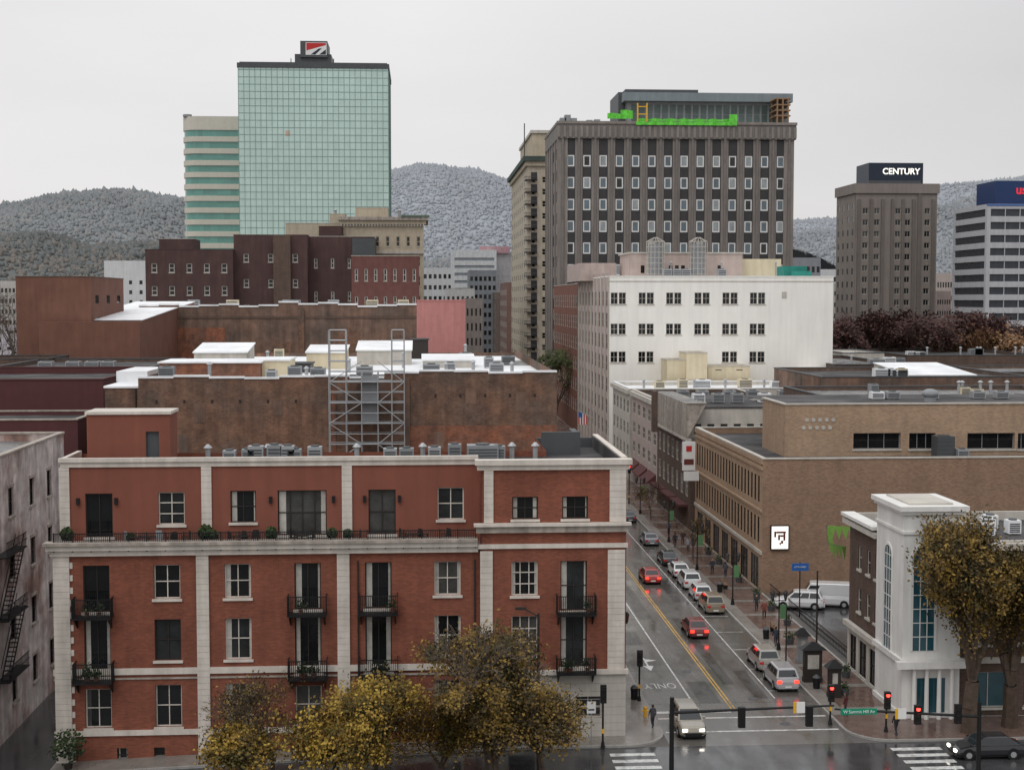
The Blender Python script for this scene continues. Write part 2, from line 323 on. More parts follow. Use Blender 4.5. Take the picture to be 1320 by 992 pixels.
b.face('surface',m_walk,[(KR+.25,99,.1465),(KR+1.3,99,.1465),(KR+1.3,300,.1465),(KR+.25,300,.1465)])
b.done()
b=B("road_markings")
def ln(m,x0,x1,y0,y1,z=.009): b.face('surface',m,[(x0,y0,z),(x1,y0,z),(x1,y1,z),(x0,y1,z)])
ln(m_lineY,CL-.17,CL-.05,101.5,420); ln(m_lineY,CL+.08,CL+.20,101.5,420)
ln(m_lineW,20.0,20.13,101.5,140); ln(m_lineW,KL+.3,CL-.3,100.6,101.1)
ln(m_lineW,KL+.2,KR-.2,96.0,96.25); ln(m_lineW,KL+.2,KR-.2,99.2,99.45)
ln(m_lineW,26.4,26.5,104,230)
for i in range(10): ln(m_lineW,26.5,KR-.3,106+i*6.4,106.1+i*6.4)
for i in range(9):
    y=91.8-i*1.3; ln(m_lineW,12.3,15.3,y-.6,y); ln(m_lineW,31.2,34.6,y-.6,y)
ln(m_lineW,18.35,18.5,113.5,116.5); b.face('surface',m_lineW,[(18.0,114.0,.0095),(18.9,114.0,.0095),(18.42,112.4,.0095)]); b.face('surface',m_lineW,[(19.4,115.7,.0097),(18.46,115.2,.0097),(18.46,116.2,.0097)])
rm=b.done()
t=text("ONLY",(18.4,108,.011),1.05,m_lineW,rot=(0,0,math.pi),name='road_lettering'); t.scale=(.9,2.0,1); t.data.extrude=0; t.parent=rm
b=B("road_repairs"); mp_=mat("tar_patch",(.060,.057,.053),n=.25,ns=1,streak=0,wet=(.05,.3))
for (x0,x1,y0,y1) in ((20.6,22.2,103,109),(23.4,24.3,108,131),(17.2,19.2,121,126),(24.9,26.2,138,149),(20.3,21.6,131,158),(25,26,104,112)): ln(mp_,x0,x1,y0,y1,.0065)
for k in range(12): y=103+k*9.3; ln(mp_,KL+.1,KR-.1,y,y+.07,.0075)
b.done()
for (x,y) in ((24.8,104),(21.2,112),(19.2,98),(25.6,97.6)):
    b=B("manhole_cover"); b.cyl('lid',m_gdk,(x,y,.006),(x,y,.014),.4,n=16); b.done()
# ================================================================ RED APARTMENT BUILDING
Y0=95.5
zl=lambda py:ZU(340,py,Y0); zr=lambda py:ZU(715,py,Y0); xl=lambda px,py=800:XU(px,py,Y0)
b=B("red_brick_apartment_building")
xa=xl(70); xm=xl(620); xe=xl(806); ZT=zl(597); ZC=zl(708); yb=112.0; ybl=102.3
Pf=FM('y',Y0)
ops=[]
def hw(px,py0,py1,wpx=34,zf=None,**k):
    zf=zf or zl
    return (xl(px-wpx/2),xl(px+wpx/2),zf(py1),zf(py0),k)
for px in (216,307,577):
    for r in ((726,770),(796,849),(880,934)): ops.append(hw(px,*r,nx=2,ny=2,frame=m_stone if r[0]!=796 or px!=216 else m_dark))
for px in (125,397,488):
    ops.append(hw(px,726,786,34,nx=2,ny=1,glass=m_g1)); ops.append(hw(px,796,868,34,nx=2,ny=1,glass=m_g1)); ops.append(hw(px,884,934,34,nx=2,ny=2,frame=m_stone))
for px in (155,203): ops.append(hw(px,960,980,14,nx=1,ny=2))
facade(b,m_red,Pf,xa,xm,-3,ZC,ops,curt=.6,sill=m_stone,rec=.3,fw=.08)
opr=[hw(676,722,766,zf=zr,frame=m_stone,nx=3,ny=3),hw(676,792,843,zf=zr,frame=m_stone,nx=3,ny=3),hw(739,722,786,zf=zr,nx=2,ny=2),hw(739,790,858,zf=zr,nx=2,ny=2),
 (xl(660),xl(693),zr(668),zr(639),{'nx':2,'ny':2}),(xl(724),xl(757),zr(668),zr(639),{'nx':2,'ny':2})]
PR=FM('y',Y0-.25); ZB=zr(866)
facade(b,m_red,PR,xm,xe,ZB,ZT+.15,opr,curt=.6,sill=m_stone,rec=.3,fw=.08)
ob=[(xl(741),xl(775),zr(924),zr(896),{'nx':2,'ny':2,'frame':m_stone}),(xl(655),xl(690),zr(930),zr(888),{'nx':2,'ny':1})]
facade(b,m_offw,FM('y',Y0-.35),xm,xe,-1,ZB,ob,rec=.35)
b.box('trim',m_stone,xm-.05,xe+.15,Y0-.55,Y0-.2,ZB-.05,ZB+.25)
for k in range(9):
    z=.5+k*.55
    if z<ZB-.2: b.box('trim',m_stone_d,xm,xe,Y0-.353,Y0-.3,z,z+.03)
xq=XU(700,590,105)
for (y0,y1,x,zt) in ((Y0-.25,yb,xe,ZT+.15),(Y0,ybl,xa,ZC),(ybl,yb,xq,ZT)): b.face('walls',m_red,[(x,y0,-3),(x,y1,-3),(x,y1,zt),(x,y0,zt)])
b.face('walls',m_red,[(xm,Y0-.35,-1),(xm,Y0+.3,-1),(xm,Y0+.3,ZT+.15),(xm,Y0-.35,ZT+.15)])
b.face('walls',m_red,[(xa,ybl,-3),(xq,ybl,-3),(xq,ybl,ZT),(xa,ybl,ZT)]); b.face('walls',m_red,[(xq,yb,-3),(xe,yb,-3),(xe,yb,ZT),(xq,yb,ZT)])
YT=Y0+2.0; xa2=XU(80,600,YT)
zt_=lambda py:ZU(340,py,YT); xt=lambda px:XU(px,650,YT)
opt_=[]
for (p0,p1,q0,q1,k) in ((110,145,634,690,{'nx':2,'ny':1}),(204,238,633,675,{'nx':2,'ny':3,'frame':m_stone}),(297,330,632,673,{'nx':2,'ny':2}),(358,421,632,690,{'nx':4,'ny':2}),(475,510,632,690,{'nx':2,'ny':2}),(564,598,630,672,{'nx':2,'ny':2,'frame':m_stone})):
    opt_.append((xt(p0),xt(p1),zt_(q1),zt_(q0),k))
facade(b,m_redst,FM('y',YT),xa2,xm,ZC-.1,ZT,opt_,curt=.6,rec=.25,sill=m_stone,fw=.08)
b.face('walls',m_redst,[(xa2,YT,ZC),(xa2,ybl,ZC),(xa2,ybl,ZT),(xa2,YT,ZT)]); b.face('walls',m_red,[(xm,Y0,ZC),(xm,YT,ZC),(xm,YT,ZT),(xm,Y0,ZT)])
b.box('terrace',m_gravel,xa,xm,Y0,YT+.2,ZC-.1,ZC+.12)
b.box('cornice',m_stone,xa2-.2,xm-.1,YT-.25,YT+.15,ZT-.05,ZT+.22); b.box('cornice',m_stone,xa2-.1,xm-.1,YT-.12,YT-.002,ZT-.4,ZT-.05)
zc=zr(592)
b.box('cornice',m_stone,xm-.4,xe+.35,Y0-.65,Y0+.2,zc-.3,zc+.05); b.box('cornice',m_stone,xm-.25,xe+.2,Y0-.45,Y0+.15,zc-.65,zc-.3)
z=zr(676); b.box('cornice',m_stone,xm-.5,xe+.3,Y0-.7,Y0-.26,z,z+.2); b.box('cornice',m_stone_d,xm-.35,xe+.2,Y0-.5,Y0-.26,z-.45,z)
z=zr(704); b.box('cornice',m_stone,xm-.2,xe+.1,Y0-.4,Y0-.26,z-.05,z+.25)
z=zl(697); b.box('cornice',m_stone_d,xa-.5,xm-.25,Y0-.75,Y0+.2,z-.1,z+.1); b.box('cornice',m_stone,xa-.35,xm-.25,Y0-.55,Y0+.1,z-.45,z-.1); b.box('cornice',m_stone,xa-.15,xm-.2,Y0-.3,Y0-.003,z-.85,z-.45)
for (py,h,c) in ((858,.42,m_stone),(937,.35,m_stone)):
    z=zl(py); b.box('trim',c,xa-.1,xm-.01,Y0-.13,Y0-.003,z-h,z)
z=zl(870); b.box('trim',m_stone_d,xa-.1,xm-.01,Y0-.08,Y0-.003,z-.12,z)
def pil(px0,px1,z0,z1,Yp,pr=.16):
    x0=XU(px0,800,Yp); x1=XU(px1,800,Yp); z=z0; hh=.42
    while z<z1-.05:
        b.box('pilasters',m_stone,x0,x1,Yp-pr,Yp-.004,z+.018,min(z+hh,z1)); b.box('pilasters',m_stone_d,x0+.02,x1-.02,Yp-pr+.03,Yp-.006,z-.01,z+.02); z+=hh
for p in ((70,91),(254,270),(435,451)): pil(p[0],p[1],-2.5,zl(713),Y0)
z=-2.2
while z<zl(713)-.4: b.box('pilasters',m_stone,XU(91,800,Y0)+.003,XU(94,800,Y0)+.05,Y0-.08,Y0-.004,z,z+.4); z+=.84
pil(619,635,zr(866)+.25,zr(708),Y0-.25); pil(783,805,zr(866)+.25,zr(708),Y0-.25)
pil(624,636,zr(672),zr(604),Y0-.25); pil(785,806,zr(672),zr(604),Y0-.25)
for p in ((80,93),(262,275),(442,455)): pil(p[0],p[1],ZC+.13,ZT-.42,YT,.14)
zrf=ZT-.75
b.face('roof',m_darkroof,[(xa2,YT+.1,zrf),(xq,YT+.1,zrf),(xq,ybl,zrf),(xa2,ybl,zrf)]); b.face('roof',m_darkroof,[(xq,YT+.1,zrf),(xe,YT+.1,zrf),(xe,yb,zrf),(xq,yb,zrf)])
b.face('roof',m_gravel,[(xm,Y0,ZT-.74),(xe,Y0,ZT-.74),(xe,YT+.1,ZT-.74),(xm,YT+.1,ZT-.74)])
b.box('parapet',m_gravel,xa2+.01,xm,YT+.01,YT+.3,ZT-.9,ZT-.055); b.box('parapet',m_gdk,xa2+.01,xq,ybl-.3,ybl-.01,ZT-.9,ZT-.45); b.box('parapet',m_gdk,xq,xe-.01,yb-.3,yb-.01,ZT-.9,ZT+.0)
b.box('parapet',m_darkroof,xe-.4,xe-.02,Y0+.21,yb-.31,ZT-.9,ZT+.15); b.box('parapet',m_stone,xe-.3,xe+.1,Y0+.22,yb,ZT+.16,ZT+.26); b.box('parapet',m_stone,xa2-.1,xa2+.2,YT+.3,ybl,ZT-.9,ZT+.22)
# stair tower
ys_=99.2; s0=XU(112,560,ys_); s1=XU(219,560,ys_); sz=ZU(160,534,ys_)
facade(b,m_redst,FM('y',ys_),s0,s1,zrf,sz,[(XU(188,570,ys_),XU(205,570,ys_),zrf+.05,ZU(196,556,ys_),{'nx':1,'ny':1,'glass':m_gdk,'frame':m_gdk})],part='stair_tower')
b.box('stair_tower',m_redst,s0+.01,s1-.01,ys_+.3,102.2,zrf,sz-.01); b.face('stair_tower',m_redst,[(s1,ys_,zrf),(s1,102.2,zrf),(s1,102.2,sz),(s1,ys_,sz)]); b.box('coping',m_stone,s0-.1,s1+.1,ys_-.12,102.3,sz,sz+.2)
b.box('roof_screen',m_gdk,XU(698,575,106),XU(748,575,106),106,106.3,zrf,ZT+1.0); b.box('roof_screen',m_gdk,XU(740,575,106),XU(748,575,106),106.31,110,zrf,ZT+.9)
for px in (462,612): x=xl(px); b.cyl('downpipe',m_dark,(x,Y0-.12,-1),(x,Y0-.12,ZC-.8),.06,n=6)
def balc(px,py0,py1,zf,wpx=50,plants=0,yp=Y0):
    x0=xl(px-wpx/2); x1=xl(px+wpx/2); z0=zf(py1); z1=zf(py0); y0=yp-1.1; y1=yp-.01
    b.box('balconies',m_black,x0,x1,y0,y1,z0-.12,z0)
    for (a,c,d,e) in ((x0,x1,y0,y0+.05),(x0,x0+.05,y0+.05,y1),(x1-.05,x1,y0+.05,y1)):
        b.box('balconies',m_black,a,c,d,e,z1-.06,z1); b.box('balconies',m_black,a,c,d,e,z0+.08,z0+.12)
    n=20
    for i in range(n+1): x=x0+(x1-x0-.04)*i/n; b.box('balconies',m_black,x,x+.04,y0+.006,y0+.044,z0+.001,z1-.061)
    for i in range(1,7): y=y0+(y1-y0)*i/7; b.box('balconies',m_black,x0+.008,x0+.042,y,y+.035,z0+.001,z1-.061); b.box('balconies',m_black,x1-.042,x1-.008,y,y+.035,z0+.001,z1-.061)
    for x in (x0+.1,x1-.2): b.hexa('balconies',m_black,[(x,y0+.1,z0-.2),(x+.08,y0+.1,z0-.2),(x+.08,y1,z0-.9),(x,y1,z0-.9),(x,y0+.1,z0-.12),(x+.08,y0+.1,z0-.12),(x+.08,y1,z0-.13),(x,y1,z0-.13)])
    for i in range(plants):
        cx=x0+.3+(x1-x0-.6)*R_.random(); cz=z0+.4
        b.cyl('planters',m_orbrick,(cx,y0+.35,z0),(cx,y0+.35,z0+.3),.13,.17)
        for k in range(50):
            p=Vector((cx+R_.gauss(0,.18),y0+.35+R_.gauss(0,.15),cz+abs(R_.gauss(0,.25)))); q=Vector((R_.uniform(-1,1),R_.uniform(-1,1),R_.uniform(-1,1))).normalized()*.08; r=q.orthogonal()
            b.face('plants',m_shrub[k%2],[p-q,p+r,p+q,p-r])
for px in (122,397,488): balc(px,765,789,zl,50,2 if px==122 else 1); balc(px,847,871,zl,50,3)
balc(741,763,787,zr,50,1,Y0-.25); balc(741,842,862,zr,50,3,Y0-.25)
zr0=ZC+.12; zr1=zr0+1.15; yR=Y0-.35
for z in (zr1-.06,zr0+.08): b.box('railing',m_black,xa+.1,xm-.3,yR,yR+.05,z,z+.06)
n=230
for i in range(n): x=xa+.1+(xm-xa-.5)*i/n; b.box('railing',m_black,x,x+.04,yR+.01,yR+.04,zr0+.14,zr1-.06)
for i in range(24): x=xa+.1+(xm-xa-.5)*i/23; b.box('railing',m_black,x,x+.08,yR-.01,yR+.06,zr0-.1,zr1+.04)
for px in (101,150,349,430,470,515): x=xt(px); z=zt_(648); b.box('lanterns',m_black,x-.1,x+.1,YT-.22,YT-.003,z,z+.45)
b.done()
def shrub(x,y,z,r,h,name="shrub"):
    b=B(name); b.cyl('pot',m_dark,(0,0,0),(0,0,.4),.22,.3,n=10)
    for k in range(420):
        a=R_.uniform(0,6.28); e=R_.uniform(-1,1); rr=(R_.random()**.4)
        p=Vector((math.cos(a)*math.sqrt(1-e*e)*r*rr,math.sin(a)*math.sqrt(1-e*e)*r*rr,.4+h/2+e*h/2*rr)); q=Vector((R_.uniform(-1,1),R_.uniform(-1,1),R_.uniform(-1,1))).normalized()*.09; s=q.orthogonal()
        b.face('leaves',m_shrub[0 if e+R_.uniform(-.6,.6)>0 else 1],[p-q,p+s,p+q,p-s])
    b.done((x,y,z))
for px,r in ((86,.45),(265,.5),(350,.4),(428,.35),(275,.3),(168,.25),(448,.3)): shrub(XU(px,680,Y0+.8),Y0+.8,ZC+.12,r,r*2.2)
def chair(x,y,z,rot,m=m_dark):
    b=B("patio_chair")
    for (a,c) in ((-.25,-.25),(.21,-.25),(-.25,.21),(.21,.21)): b.box('legs',m,a,a+.04,c,c+.04,0,.9 if c>0 else .65)
    b.box('seat',m,-.25,.25,-.25,.25,.42,.47); b.box('backrest',m,-.21,.21,.215,.245,.5,1.05)
    for s in(-.27,.23): b.box('armrests',m,s,s+.04,-.25,.25,.65,.69)
    b.done((x,y,z),rot)
def table(x,y,z,m=m_dark,r=.5):
    b=B("patio_table"); b.cyl('top',m,(0,0,.7),(0,0,.74),r,n=14); b.cyl('leg',m,(0,0,.03),(0,0,.7),.04); b.cyl('foot',m,(0,0,0),(0,0,.03),.3,n=12); b.done((x,y,z))
for px in (165,182,203,222,240,300,318,520,545,330,378,400,460,575): chair(XU(px,684,Y0+.9),Y0+.9+R_.uniform(-.2,.4),ZC+.12,R_.uniform(0,6.28),m_grey if 150<px<210 else m_dark)
for px in (174,192,312,533,389): table(XU(px,684,Y0+.7),Y0+.6,ZC+.12)
for i,px in enumerate((296,320,330,354,371,380,503,524,560,586,406,612,628,642)):
    y=R_.choice((100.4,101.2)); ac(XU(px,580,y),y,zrf,R_.uniform(.8,1.1),.8,R_.uniform(1.0,1.5),m_grey if i%2 else m_galv)
for px in (268,345,460,545,660,690): vent(XU(px,580,101.5),101.5,zrf)
x=XU(622,575,100.5); ac(x,100.5,zrf,2.2,1.4,1.4,m_grey)
# ================================================================ LEFT ALLEY BUILDING
b=B("weathered_brick_building"); XW=-29.5
zt=ZU(70,560,118)
o=[]
for y in (98,103,108.5,113.5):
    for z in (1.5,6,10.5,15): o.append((y,y+1.3,z-.6,z+1.5,{'nx':1,'ny':2}))
facade(b,m_stain,FM('x+',XW),86,119,-2,zt,o,sill=m_stone_d,lint=m_stone_d,rec=.2)
b.face('walls',m_stain,[(XW,119,-2),(-60,119,-2),(-60,119,zt),(XW,119,zt)]); b.face('walls',m_stain,[(XW,86,-2),(-60,86,-2),(-60,86,zt),(XW,86,zt)])
roofparts(b,-60,XW,86,119,zt,.6,m_stain,m_gravel,m_stone_d)
for z in (3.5,7.8,12.2):
    b.box('fire_escape',m_black,XW+.01,XW+1.0,99,104,z-.08,z)
    for zz in (z+.5,z+1.0): b.box('fire_escape',m_black,XW+.95,XW+1.0,99,104,zz,zz+.05); 
    for k in range(20): y=99+k*.25; b.box('fire_escape',m_black,XW+.955,XW+.985,y,y+.03,z,z+1.0)
    if z<12:
        for k in range(16):
            t=k/16; y=99.5+4*t; zz=z+4.35*t; b.box('fire_escape',m_black,XW+.3,XW+.85,y,y+.25,zz,zz+.04)
        for xx in (XW+.28,XW+.85): b.cyl('fire_escape',m_black,(xx,99.5,z),(xx,103.7,z+4.4),.05,n=5); b.cyl('fire_escape',m_black,(xx,99.5,z+.9),(xx,103.7,z+5.3),.03,n=5)
b.done()
# ================================================================ OLD BRICK BUILDING behind (Y=140)
Y2=140
b=B("old_brick_warehouse")
x0=XU(178,490,Y2); x1=XU(718,480,Y2); z1=ZU(420,487,Y2); z2=ZU(640,480,Y2); xm2=XU(524,500,Y2)
zs_=ZU(620,548,Y2)
facade(b,m_oldbrick,FM('y',Y2),x0,xm2,-1,z1,[])
facade(b,m_oldbrick,FM('y',Y2),xm2,x1,zs_,z2,[]); facade(b,m_oldbrick2,FM('y',Y2),xm2,x1,-1,zs_,[])
b.face('walls',m_oldbrick,[(x1,Y2,0),(x1,205,0),(x1,205,z2),(x1,Y2,z2)]); b.face('walls',m_oldbrick,[(x0,Y2,0),(x0,205,0),(x0,205,z1),(x0,Y2,z1)])
b.face('walls',m_oldbrick,[(x0,205,0),(x1,205,0),(x1,205,z1),(x0,205,z1)])
b.face('roof',m_memb,[(x0,Y2,z1-.5),(x1,Y2,z1-.5),(x1,205,z1-.5),(x0,205,z1-.5)])
for (p0,p1,ya,yb_) in ((180,300,141,149),(440,520,145,156),(300,400,165,178),(640,700,175,190)):
    b.face('roof_patches',m_gravel if p0!=440 else m_darkroof,[(XU(p0,470,ya),ya,z1-.495),(XU(p1,470,ya),ya,z1-.495),(XU(p1,470,ya),yb_,z1-.495),(XU(p0,470,ya),yb_,z1-.495)])
n=12
for i in range(n):
    a=x0+(x1-x0)*i/n; c=x0+(x1-x0)*(i+1)/n; zt=(z1 if a<xm2-3 else z2)+.12*math.sin(i*1.7)
    b.box('parapet',m_oldbrick,a+.004,c,Y2+.004,Y2+.5,z1-.7,zt+.01); b.box('coping',m_memb,a,c-.01,Y2-.1,Y2+.6,zt+.02,zt+.2)
b.box('walls',m_oldbrick2,XU(428,500,Y2),XU(433,500,Y2),Y2-.08,Y2-.004,0,z1-1); b.box('walls',m_oldbrick3,XU(522,500,Y2),XU(528,500,Y2),Y2-.25,Y2-.005,0,z2-.5)
for k in range(5): x=XU(560+k*32,500,Y2); b.box('anchor_plates',m_dark,x,x+.2,Y2-.06,Y2-.003,z2-2.4,z2-2.1)
for k in range(6): x=XU(200+k*36,500,Y2); b.box('anchor_plates',m_dark,x,x+.2,Y2-.06,Y2-.003,z1-2.4,z1-2.1)
for (p,q0,q1,w_) in ((250,520,545,14),(352,515,535,12),(600,500,520,14),(665,505,530,12),(560,556,578,12),(230,560,583,12)):
    xx=XU(p,q0,Y2); b.box('bricked_openings',m_oldbrick3,xx,xx+w_*Y2/FPX,Y2-.03,Y2-.004,ZU(p,q1,Y2),ZU(p,q0,Y2))
xl0=XU(135,500,Y2+3); zl_=ZU(150,500,Y2+3); b.box('wing',m_oldbrick,xl0,x0-.01,Y2+3,180,0,zl_); b.box('coping',m_memb,xl0-.1,x0-.02,Y2+2.9,180.1,zl_+.003,zl_+.2); b.box('wing',m_memb,XU(150,490,150),XU(190,490,150),150,160,zl_+.2,zl_+1.3)
x=XU(175,500,Y2+2); b.cyl('downpipe',m_dark,(x,Y2+2,5),(x,Y2+2,zl_),.1,n=6)
b.done()
zr2=z1-.5
def shed(name,px0,px1,pyt,Y,depth,wall,roofm,zb,slope=0,**k):
    b=B(name); x0=XU(px0,pyt,Y); x1=XU(px1,pyt,Y); zt=ZU((px0+px1)/2,pyt,Y)
    facade(b,wall,FM('y',Y),x0,x1,zb,zt,k.get('ops',[]),nx=1,ny=1)
    for x in(x0,x1): b.face('walls',wall,[(x,Y,zb),(x,Y+depth,zb),(x,Y+depth,zt+slope),(x,Y,zt)])
    b.face('walls',wall,[(x0,Y+depth,zb),(x1,Y+depth,zb),(x1,Y+depth,zt+slope),(x0,Y+depth,zt+slope)])
    o=.15; b.hexa('roof',roofm,[(x0-o,Y-o,zt+.003),(x1+o,Y-o,zt+.003),(x1+o,Y+depth+o,zt+slope+.003),(x0-o,Y+depth+o,zt+slope+.003),(x0-o,Y-o,zt+.15),(x1+o,Y-o,zt+.15),(x1+o,Y+depth+o,zt+slope+.15),(x0-o,Y+depth+o,zt+slope+.15)])
    b.done()
shed("rooftop_shed",205,335,468,150,8,m_oldbrick2,m_memb,zr2)
shed("rooftop_shed",335,372,465,152,8,m_cream,m_memb,zr2)
shed("rooftop_shed",395,445,455,168,8,m_cream,m_memb,zr2,slope=.6)
shed("rooftop_shed",250,318,455,175,8,m_offw,m_memb,zr2,slope=.9)
shed("rooftop_shed",460,530,452,178,8,m_offw,m_memb,zr2,slope=.9)
shed("rooftop_shed",545,612,465,170,8,m_offw,m_memb,zr2,slope=.4)
shed("rooftop_shed",372,400,470,160,5,m_gdk,m_darkroof,zr2)
shed("rooftop_shed",530,552,438,196,4,m_dark,m_darkroof,zr2)
for px,Y in ((240,165),(350,146),(380,148),(410,150),(470,150),(556,150),(580,160),(640,155),(600,185),(300,160),(215,146),(505,190),(630,170),(655,180),(430,190),(360,195)):
    ac(XU(px,470,Y),Y,zr2,R_.uniform(1,1.8),1.2,R_.uniform(.9,1.5),R_.choice((m_galv,m_grey,m_cream)))
for px,Y in ((270,145),(395,144),(450,160),(610,150),(660,146),(520,170),(345,185),(575,145),(420,200),(600,200)): vent(XU(px,470,Y),Y,zr2,R_.uniform(1,1.8))
# scaffolding
b=B("scaffolding"); Ys=137.3; pxs=(424,446,466,487,505,521)
zt=ZU(470,426,Ys)
X_=[XU(p,500,Ys) for p in pxs]
for i,x in enumerate(X_):
    for y in (Ys,Ys+1.8): b.cyl('standards',m_galv,(x,y,0),(x,y,zt-(0 if i in(0,1,4,5) else 4)),.055,n=5)
z=2.0;k=0
while z<zt-.2:
    hi=z>zt-4
    for y in (Ys,Ys+1.8):
        for i in range(5):
            if hi and i in(1,2,3): continue
            b.cyl('ledgers',m_galv,(X_[i],y,z),(X_[i+1],y,z),.045,n=4); 
            b.cyl('ledgers',m_galv,(X_[i],y,z+1),(X_[i+1],y,z+1),.035,n=4)
    for x in X_: b.cyl('ledgers',m_galv,(x,Ys,z),(x,Ys+1.8,z),.045,n=4)
    if not hi:
        if k%2==0: b.cyl('braces',m_galv,(X_[0],Ys-.05,z),(X_[2],Ys-.05,z+2),.04,n=4); b.cyl('braces',m_galv,(X_[5],Ys-.05,z),(X_[3],Ys-.05,z+2),.04,n=4)
        else: b.cyl('braces',m_galv,(X_[2],Ys-.05,z),(X_[0],Ys-.05,z+2),.04,n=4); b.cyl('braces',m_galv,(X_[3],Ys-.05,z),(X_[5],Ys-.05,z+2),.04,n=4)
        b.box('planks',m_grey,X_[1] if k%3 else X_[0],X_[4],Ys+.1,Ys+1.7,z+.05,z+.1)
    z+=2;k+=1
b.box('sheeting',m_grey,X_[2],X_[3],Ys+1.2,Ys+1.25,ZU(470,545,Ys),ZU(470,485,Ys))
b.done()
# ================================================================ left mid ground
bld("maroon_parking_building",-120,133,490,165,30,m_maroon,m_darkroof,pp=.8,cop=m_maroon)
bld("maroon_annex",-160,100,542,150,12,m_maroon,m_darkroof,pp=.4,cop=m_stone_d)
bld("brick_tower_block",20,117,357,260,28,m_orbrick,m_darkroof,side=(3,5,.3,.4,12,2),cop=m_brdk,pp=1)
bld("brick_hall",50,180,415,255,4,m_orbrick,m_memb,pp=.1); 
shed("white_roofed_hall",92,183,413,262,60,m_orbrick,m_memb,0,slope=3.2)
bld("low_brick_building",-60,60,463,235,15,m_brdk,m_darkroof,cop=m_darkroof)
bld("dark_roofed_building",-40,178,478,200,40,m_brdk,m_darkroof,cop=m_gdk,pp=.5)
for px in (95,120,140,60): ac(XU(px,478,215),215,ZU(70,478,200)-.5,2,2,1.2)
bld("white_distant_building",134,188,336,520,30,mat("white_far",haze_tint((.7,.7,.7),.3),n=.05),m_memb,front=(4,5,.3,.4,20,6),detail=False)
Y3=300
b=B("long_brick_building"); x0=XU(179,400,Y3); xp=XU(537,390,Y3); x1=XU(600,384,Y3); za=ZU(330,397,Y3); zb=ZU(570,388,Y3)
facade(b,m_oldbrick3,FM('y',Y3),x0,xp,0,za,[])
facade(b,m_pink,FM('y',Y3-.2),xp,x1,0,zb,[])
b.face('walls',m_oldbrick3,[(x1,Y3,0),(x1,360,0),(x1,360,zb),(x1,Y3,zb)]); b.face('roof',m_memb,[(x0,Y3,za-.5),(x1,Y3,za-.5),(x1,360,za-.5),(x0,360,za-.5)])
n=14
for i in range(n):
    a=x0+(xp-x0)*i/n; c=x0+(xp-x0)*(i+1)/n; q=.25*math.sin(i*2.1)+(.5 if 6<i<10 else 0); b.box('parapet',m_oldbrick3,a,c,Y3+.004,Y3+.5,za-.6,za+q+.4); b.box('coping',m_memb,a,c,Y3-.15,Y3+.7,za+q+.41,za+q+.75)
b.box('coping',m_pink,xp,x1+.1,Y3-.3,Y3+.3,zb,zb+.3)
b.box('walls',m_oldbrick,XU(385,400,Y3),XU(392,400,Y3),Y3-.3,Y3-.01,0,za); b.box('walls',m_brdk,XU(180,400,Y3),XU(537,400,Y3),Y3-.12,Y3-.01,za-2.2,za-1.7)
for px,wd,zz0,zz1 in ((195,9,12,19),(215,12,13,24),(290,5,14,21),(330,11,12,18),(350,4,14,21),(430,6,14,24),(470,10,13,20),(505,4,15,22)): x=XU(px,430,Y3); b.box('walls',R_.choice((m_oldbrick2,m_oldbrick)),x,x+wd,Y3-.05-.01*R_.random(),Y3-.006,zz0,zz1)
b.done()
for px,Y in ((300,310),(372,320),(380,315),(250,330),(430,330),(480,310),(520,330)): ac(XU(px,392,Y),Y,za-.5,2.5,2,2.2,R_.choice((m_grey,m_galv,m_cream)))
for px,Y in ((600,250),(575,230)): bld("low_shop_building",px-30,px+18,463,Y,20,m_offw,m_memb,pp=.4)
Yc=420
fk=dict(detail=True,fw=.25,frame=m_offw,nx=1,ny=2,rec=.3,sill=m_offw)
bld("maroon_brick_building",187,300,322,Yc,30,m_dkmar,m_darkroof,front=(5,4,.33,.42,16,2),cop=m_dkmar,pp=.6,**fk)
bld("maroon_brick_building",205,250,308,Yc+8,12,m_dkmar,m_darkroof,cop=m_offw)
bld("maroon_brick_building",301,396,303,Yc+4,30,m_dkmar,m_darkroof,front=(3,4,.22,.34,16,3),cop=m_dkmar,pp=.6,**fk)
bld("maroon_brick_building",396,482,305,Yc+10,30,m_dkmar,m_darkroof,front=(4,3,.2,.3,16,3),cop=m_offw,pp=.6,**fk)
bld("maroon_brick_building",411,440,292,Yc+20,14,m_dkmar,m_darkroof,cop=m_dkmar)
bld("grey_annex",352,374,303,Yc+2,8,m_brdk,m_darkroof); bld("grey_annex",454,483,307,Yc+2,8,m_gdk,m_darkroof)
bld("red_brick_hotel_wing",453,540,330,Yc-4,20,mat("hotel_red_brick",(.15,.064,.055),n=.12),m_darkroof,front=(7,3,.35,.45,17,1.5),cop=m_offw,pp=.5,**fk)
b,x0,x1,zt=bld("tan_hotel",440,546,284,450,30,m_tanh,m_darkroof,front=(8,5,.38,.5,20,3.5),side=(5,5,.4,.5,20,3.5),done=False,fw=.2,frame=m_tanh,nx=1,ny=2,sill=m_offw)
b.box('cornice',m_stone_d,x0-1,x1+1.5,448.5,480,zt,zt+1.0); b.box('cornice',m_tanh,x0-.5,x1+.8,449.2,449.99,zt-1.2,zt); b.box('cornice',mat("verdigris",(.12,.17,.13),n=.2),x1-7,x1+1.8,448.2,452,zt+1.01,zt+1.6)
for i in range(28): x=x0+(x1-x0)*i/27; b.box('cornice',m_offw,x-.2,x+.2,449.1,449.99,zt-1.9,zt-1.2)
z=ZU(500,327,450); b.box('cornice',m_offw,x0-.3,x1+.3,449.5,449.99,z,z+.8)
b.done()
